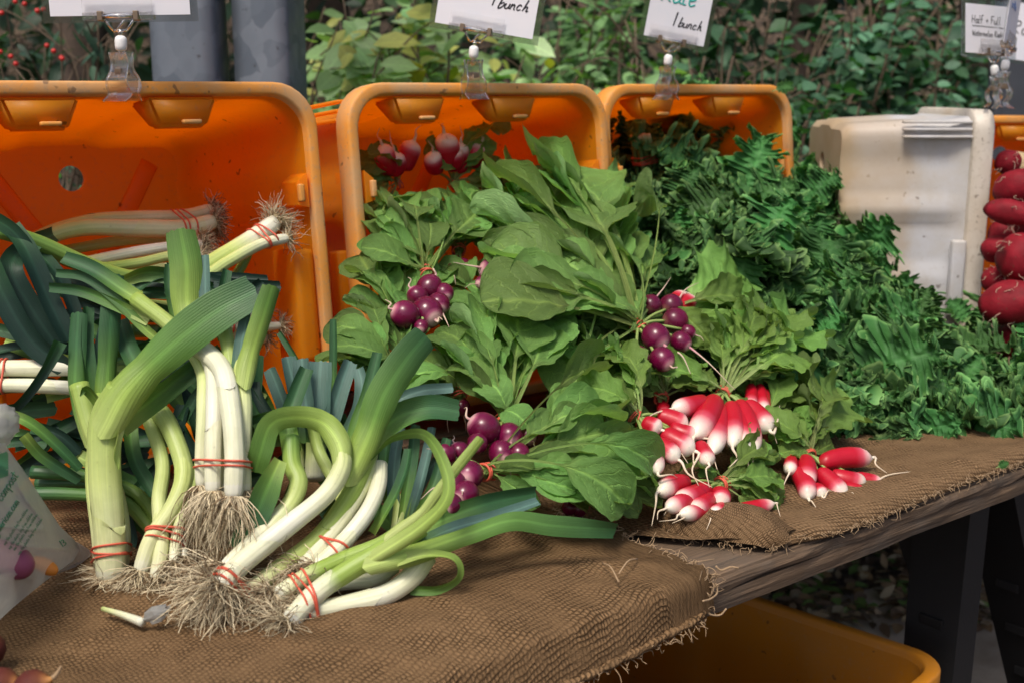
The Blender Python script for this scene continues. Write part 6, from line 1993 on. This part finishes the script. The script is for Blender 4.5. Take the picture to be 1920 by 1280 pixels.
def shrub(name, label, cat, root, tips, n_leaf, size, asp, cols, seed, twig_r=.004, droop=.2, hero=0, group=None, along=(.15, 1.0), spread=.05, face=None):
    """branches from root to tips; leaves alternate along them"""
    R = random.Random(seed)
    Rn = np.random.default_rng(seed)
    t = thing(name, label, cat, root, group)
    root = np.asarray(root, float)
    br = Bag()
    segs = []
    for T_ in tips:
        T_ = np.asarray(T_, float)
        m1 = root * .65 + T_ * .35 + np.array((R.uniform(-.15, .15), R.uniform(-.15, .15), R.uniform(0, .25)))
        m2 = root * .25 + T_ * .75 + np.array((R.uniform(-.12, .12), R.uniform(-.12, .12), R.uniform(.02, .22)))
        P = cr([root + np.array((R.uniform(-.12, .12), R.uniform(-.12, .12), 0)), m1, m2, T_], 26)
        V, F, U = tube(P, np.linspace(twig_r * 2.2, twig_r * .4, 26), 6)
        br.add(V, F, U)
        segs.append(P)
        for k in range(3):
            i = R.randrange(10, 24)
            e = P[i] + np.array((R.uniform(-1, 1), R.uniform(-1, 1), R.uniform(-.4, .8))) * .28
            Q = cr([P[i], (P[i] + e) / 2 + np.array((0, 0, .04)), e], 12)
            V, F, U = tube(Q, np.linspace(twig_r * .7, twig_r * .25, 12), 5)
            br.add(V, F, U)
            segs.append(np.vstack([Q, Q]))
    link('branches', br.mesh('branches', TWIG), t)
    n = n_leaf + hero
    P, D = np.zeros((n, 3)), np.zeros((n, 3))
    for i in range(n):
        S_ = segs[R.randrange(len(segs))]
        k = min(len(S_) - 2, int(len(S_) * R.uniform(*along)))
        tan = nrm(S_[k + 1] - S_[k]) if np.linalg.norm(S_[k + 1] - S_[k]) > 1e-6 else np.array((0, 0, 1.))
        sd = nrm(np.cross(tan, (0, 0, 1))) * (1 if R.random() < .5 else -1)
        P[i] = S_[k] + np.array((R.uniform(-1, 1), R.uniform(-1, 1), R.uniform(-1, 1))) * spread
        D[i] = tan * R.uniform(.2, .8) + sd * R.uniform(.4, 1) + np.array((R.uniform(-.3, .3), R.uniform(-.3, .3), -droop + R.uniform(-.3, .2)))
    N = Rn.normal(0, .35, (n, 3)) + np.array((0, 0, 1.0)) + (np.zeros(3) if face is None else np.asarray(face))
    V, F, U, C = leaf_cloud(P[:n_leaf], D[:n_leaf], N[:n_leaf], size, asp, cols, seed)
    stuff(link('foliage', mesh('foliage', V, F, BUSHLEAF, U, C, True), t))
    if hero:
        lib = []
        for k in range(5):
            V, F, U, C = leaf_cloud(np.zeros((1, 3)), np.array([[1., 0, 0]]), np.array([[0, 0, 1.]]), 1.0, asp, cols, seed + 50 + k, .3)
            lib.append(mesh('leaf', V, F, BUSHLEAF, U, C))
        for i in range(n_leaf, n):
            s = size * R.uniform(.85, 1.35)
            link('leaf', lib[i % 5], t, scaled(frame(P[i], D[i], N[i]), s, s, s))
    return t
def tipset(x0, x1, y0, y1, d0, d1, n, seed):
    R = random.Random(seed)
    return [at(R.uniform(x0, x1), R.uniform(y0, y1), R.uniform(d0, d1)) for _ in range(n)]
BRIGHT = [(.24, .46, .14), (.30, .52, .20), (.18, .40, .12), (.36, .56, .26), (.22, .44, .15), (.44, .48, .07)]  # pale sky gloss on the leaves is mixed into these colours
GREEN = [(.08, .20, .06), (.11, .26, .075), (.06, .16, .05), (.14, .30, .10)]
IVY = [(.024, .09, .042), (.036, .125, .058), (.016, .06, .028), (.06, .18, .09), (.03, .105, .036)]
DARKG = [(.012, .038, .016), (.016, .05, .02), (.010, .03, .014)]  # shade under the trees is put into these dark leaf colours
def foot(px, d):
    p = at(px, 300, d)
    return (p[0], p[1], ground_z(p[0], p[1]))
GS = 'shrubs of the thicket behind the stall'
shrub('leafy_shrub', 'bright green leafy shrub right of the steel posts', 'shrub', foot(700, 3.5), tipset(575, 860, -80, 200, 3.1, 3.7, 26, 1), 1300, .105, .50, BRIGHT, 1, .005, .25, 150, GS, (.35, 1.0), .05, -FW * 1.0)
shrub('leafy_shrub', 'bright green shrub behind the middle crate, below the 1 bunch card', 'shrub', foot(930, 3.6), tipset(800, 1130, 60, 240, 3.2, 3.8, 20, 2), 950, .10, .42, BRIGHT, 2, .005, .25, 110, GS, (.35, 1.0), .05, -FW * 1.0)
shrub('leafy_shrub', 'mid green shrub between the two bunch cards', 'shrub', foot(1080, 4.3), tipset(960, 1240, -90, 160, 3.8, 4.6, 24, 3), 1500, .08, .48, GREEN, 3, .006, .2, 50, GS, (.3, 1.0), .06, -FW * .4)
shrub('bare_shrub', 'thin grey-brown bare twigs behind the kale crate', 'shrub', foot(1190, 3.7), tipset(1120, 1420, 20, 190, 3.4, 3.8, 14, 4), 30, .05, .5, GREEN, 4, .006, .1, 0, GS)
shrub('ivy_shrub', 'dark ivy-like shrub right of the Kale card', 'shrub', foot(1450, 3.9), tipset(1290, 1620, -80, 200, 3.4, 4.2, 30, 5), 2200, .066, .72, IVY, 5, .005, .2, 70, GS, (.25, 1.0), .06, -FW * .5)
shrub('ivy_shrub', 'dark green shrub above the white crate', 'shrub', foot(1700, 4.0), tipset(1560, 1880, -80, 220, 3.5, 4.3, 30, 6), 2200, .066, .66, IVY, 6, .005, .2, 70, GS, (.25, 1.0), .06, -FW * .5)
shrub('ivy_shrub', 'low dark shrub in the gap between the kale crate and the white crate', 'shrub', foot(1530, 3.3), tipset(1480, 1640, 150, 420, 3.0, 3.5, 14, 7), 800, .06, .62, IVY, 7, .004, .2, 30, GS, (.25, 1.0), .05, -FW * .5)
shrub('berry_shrub', 'dark shrub with red berries at the upper left', 'shrub', foot(80, 3.2), tipset(-60, 230, -60, 170, 2.8, 3.4, 18, 8), 260, .095, .30, [(.016, .055, .028), (.022, .07, .035), (.012, .04, .02)], 8, .004, .9, 40, GS, (.35, 1.0), .04, -FW * .4)
shrub('leafy_shrub', 'small light green sprig at the left edge above the leek crate', 'shrub', foot(-60, 2.75), [at(x, y_, 2.6) for x, y_ in ((30, 130), (70, 160), (115, 178), (0, 120), (50, 180), (10, 170))], 60, .045, .6, [(.07, .19, .06), (.10, .25, .07), (.05, .15, .05)], 9, .003, .2, 20, GS, (.72, 1.0), .02, -FW * .6)
# berries
R = random.Random(21)
V, F = lathe([(-math.cos(math.pi * i / 9), max(.05, math.sin(math.pi * i / 9))) for i in range(10)], 12)
bmesh_ = mesh('berry', V, F, BERRY)
bs = [o for o in bpy.data.objects if o.name.startswith('berry_shrub')][0]
for (x, y_) in ((30, 3), (46, 9), (69, 20), (71, 23), (82, 20), (4, 26), (86, 85), (100, 98), (115, 110), (117, 112), (2, 96), (20, 107), (31, 122)):
    p = at(x + R.uniform(-2, 2), y_ + R.uniform(-2, 2), R.uniform(2.62, 2.75))
    link('berry', bmesh_, bs, scaled(frame(p, RT, UP), .0058, .0058, .0058))
for k, (x, d, r) in enumerate(((1490, 5.2, .07), (1150, 5.4, .09), (860, 5.6, .08), (200, 5.0, .11), (1640, 5.6, .06), (640, 5.8, .10), (1800, 5.4, .08))):
    f = np.array(foot(x, d))
    rr2 = random.Random(40 + k)
    lab = ('slim dark tree trunk behind the ivy shrub', 'tree trunk behind the mid green shrub', 'tree trunk behind the middle crate shrub', 'brown tree trunk behind the leek price card', 'thin dark trunk above the white crate', 'tree trunk just right of the steel posts', 'dark trunk near the price cards at the right')[k]
    t = thing('tree', lab, 'tree', f, 'trees behind the thicket')
    P = cr([f - np.array((0, 0, .1)), f + np.array((rr2.uniform(-.1, .1), 0, 1.2)), f + np.array((rr2.uniform(-.2, .2), 0, 2.6)), f + np.array((rr2.uniform(-.3, .3), .1, 4.4))], 30)
    V, F, U = tube(P, r * np.linspace(1.25, .55, 30) * (1 + .06 * np.sin(np.arange(30) * 1.9)), 12)
    link('trunk', mesh('trunk', V, F, BARK, U), t)
    b = Bag()
    seg = []
    for q in range(9):
        i = rr2.randrange(16, 29)
        e = P[i] + np.array((rr2.uniform(-1.3, 1.3), rr2.uniform(-1.3, 1.1), rr2.uniform(.2, 1.3)))
        Q = cr([P[i], (P[i] + e) / 2 + np.array((0, 0, .15)), e], 14)
        V, F, U = tube(Q, np.linspace(r * .4, r * .08, 14), 6)
        b.add(V, F, U)
        seg.append(Q)
    link('limbs', b.mesh('limbs', BARK), t)
    Rn = np.random.default_rng(60 + k)
    n = 1500
    S_ = np.vstack(seg)
    P_ = S_[Rn.integers(0, len(S_), n)] + Rn.normal(0, .22, (n, 3))
    D_ = Rn.normal(0, 1, (n, 3)) + np.array((0, 0, -.4))
    N_ = Rn.normal(0, .5, (n, 3)) + np.array((0, 0, 1))
    V, F, U, C = leaf_cloud(P_, D_, N_, .11, .55, GREEN, 80 + k)
    stuff(link('crown', mesh('crown', V, F, BUSHLEAF, U, C), t))
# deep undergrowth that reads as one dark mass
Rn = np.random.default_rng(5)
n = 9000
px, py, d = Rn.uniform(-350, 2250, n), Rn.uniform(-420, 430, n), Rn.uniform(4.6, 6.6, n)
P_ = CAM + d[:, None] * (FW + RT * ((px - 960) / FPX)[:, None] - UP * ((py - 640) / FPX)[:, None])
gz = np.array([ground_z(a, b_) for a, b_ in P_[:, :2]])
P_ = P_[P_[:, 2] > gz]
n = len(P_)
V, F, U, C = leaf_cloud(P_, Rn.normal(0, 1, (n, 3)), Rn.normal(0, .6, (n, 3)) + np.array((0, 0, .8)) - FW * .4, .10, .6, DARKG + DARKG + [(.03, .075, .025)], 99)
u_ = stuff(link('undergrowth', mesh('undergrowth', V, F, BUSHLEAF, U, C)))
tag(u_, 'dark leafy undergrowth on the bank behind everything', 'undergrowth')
# fallen leaves on the ground seen under the table
n = 1600
px, py = Rn.uniform(1250, 1960, n), Rn.uniform(930, 1200, n)
P_ = np.array([atz(a, b_, .012) for a, b_ in zip(px, py)])
P_[:, 2] = [max(.045, ground_z(a, b_) + .012) for a, b_ in P_[:, :2]]
P_[:, 2] += Rn.uniform(0, .012, n)
V, F, U, C = leaf_cloud(P_, Rn.normal(0, 1, (n, 3)) * np.array((1, 1, .15)), Rn.normal(0, .35, (n, 3)) + np.array((0, 0, 1)), .045, .55, [(.26, .17, .09), (.17, .11, .07), (.32, .23, .14), (.12, .08, .05), (.38, .31, .20), (.14, .22, .06)], 31)
l_ = stuff(link('leaf_litter', mesh('leaf_litter', V, F, ROOT, U, C)))
tag(l_, 'dry brown leaf litter on the ground behind the table', 'leaf litter')
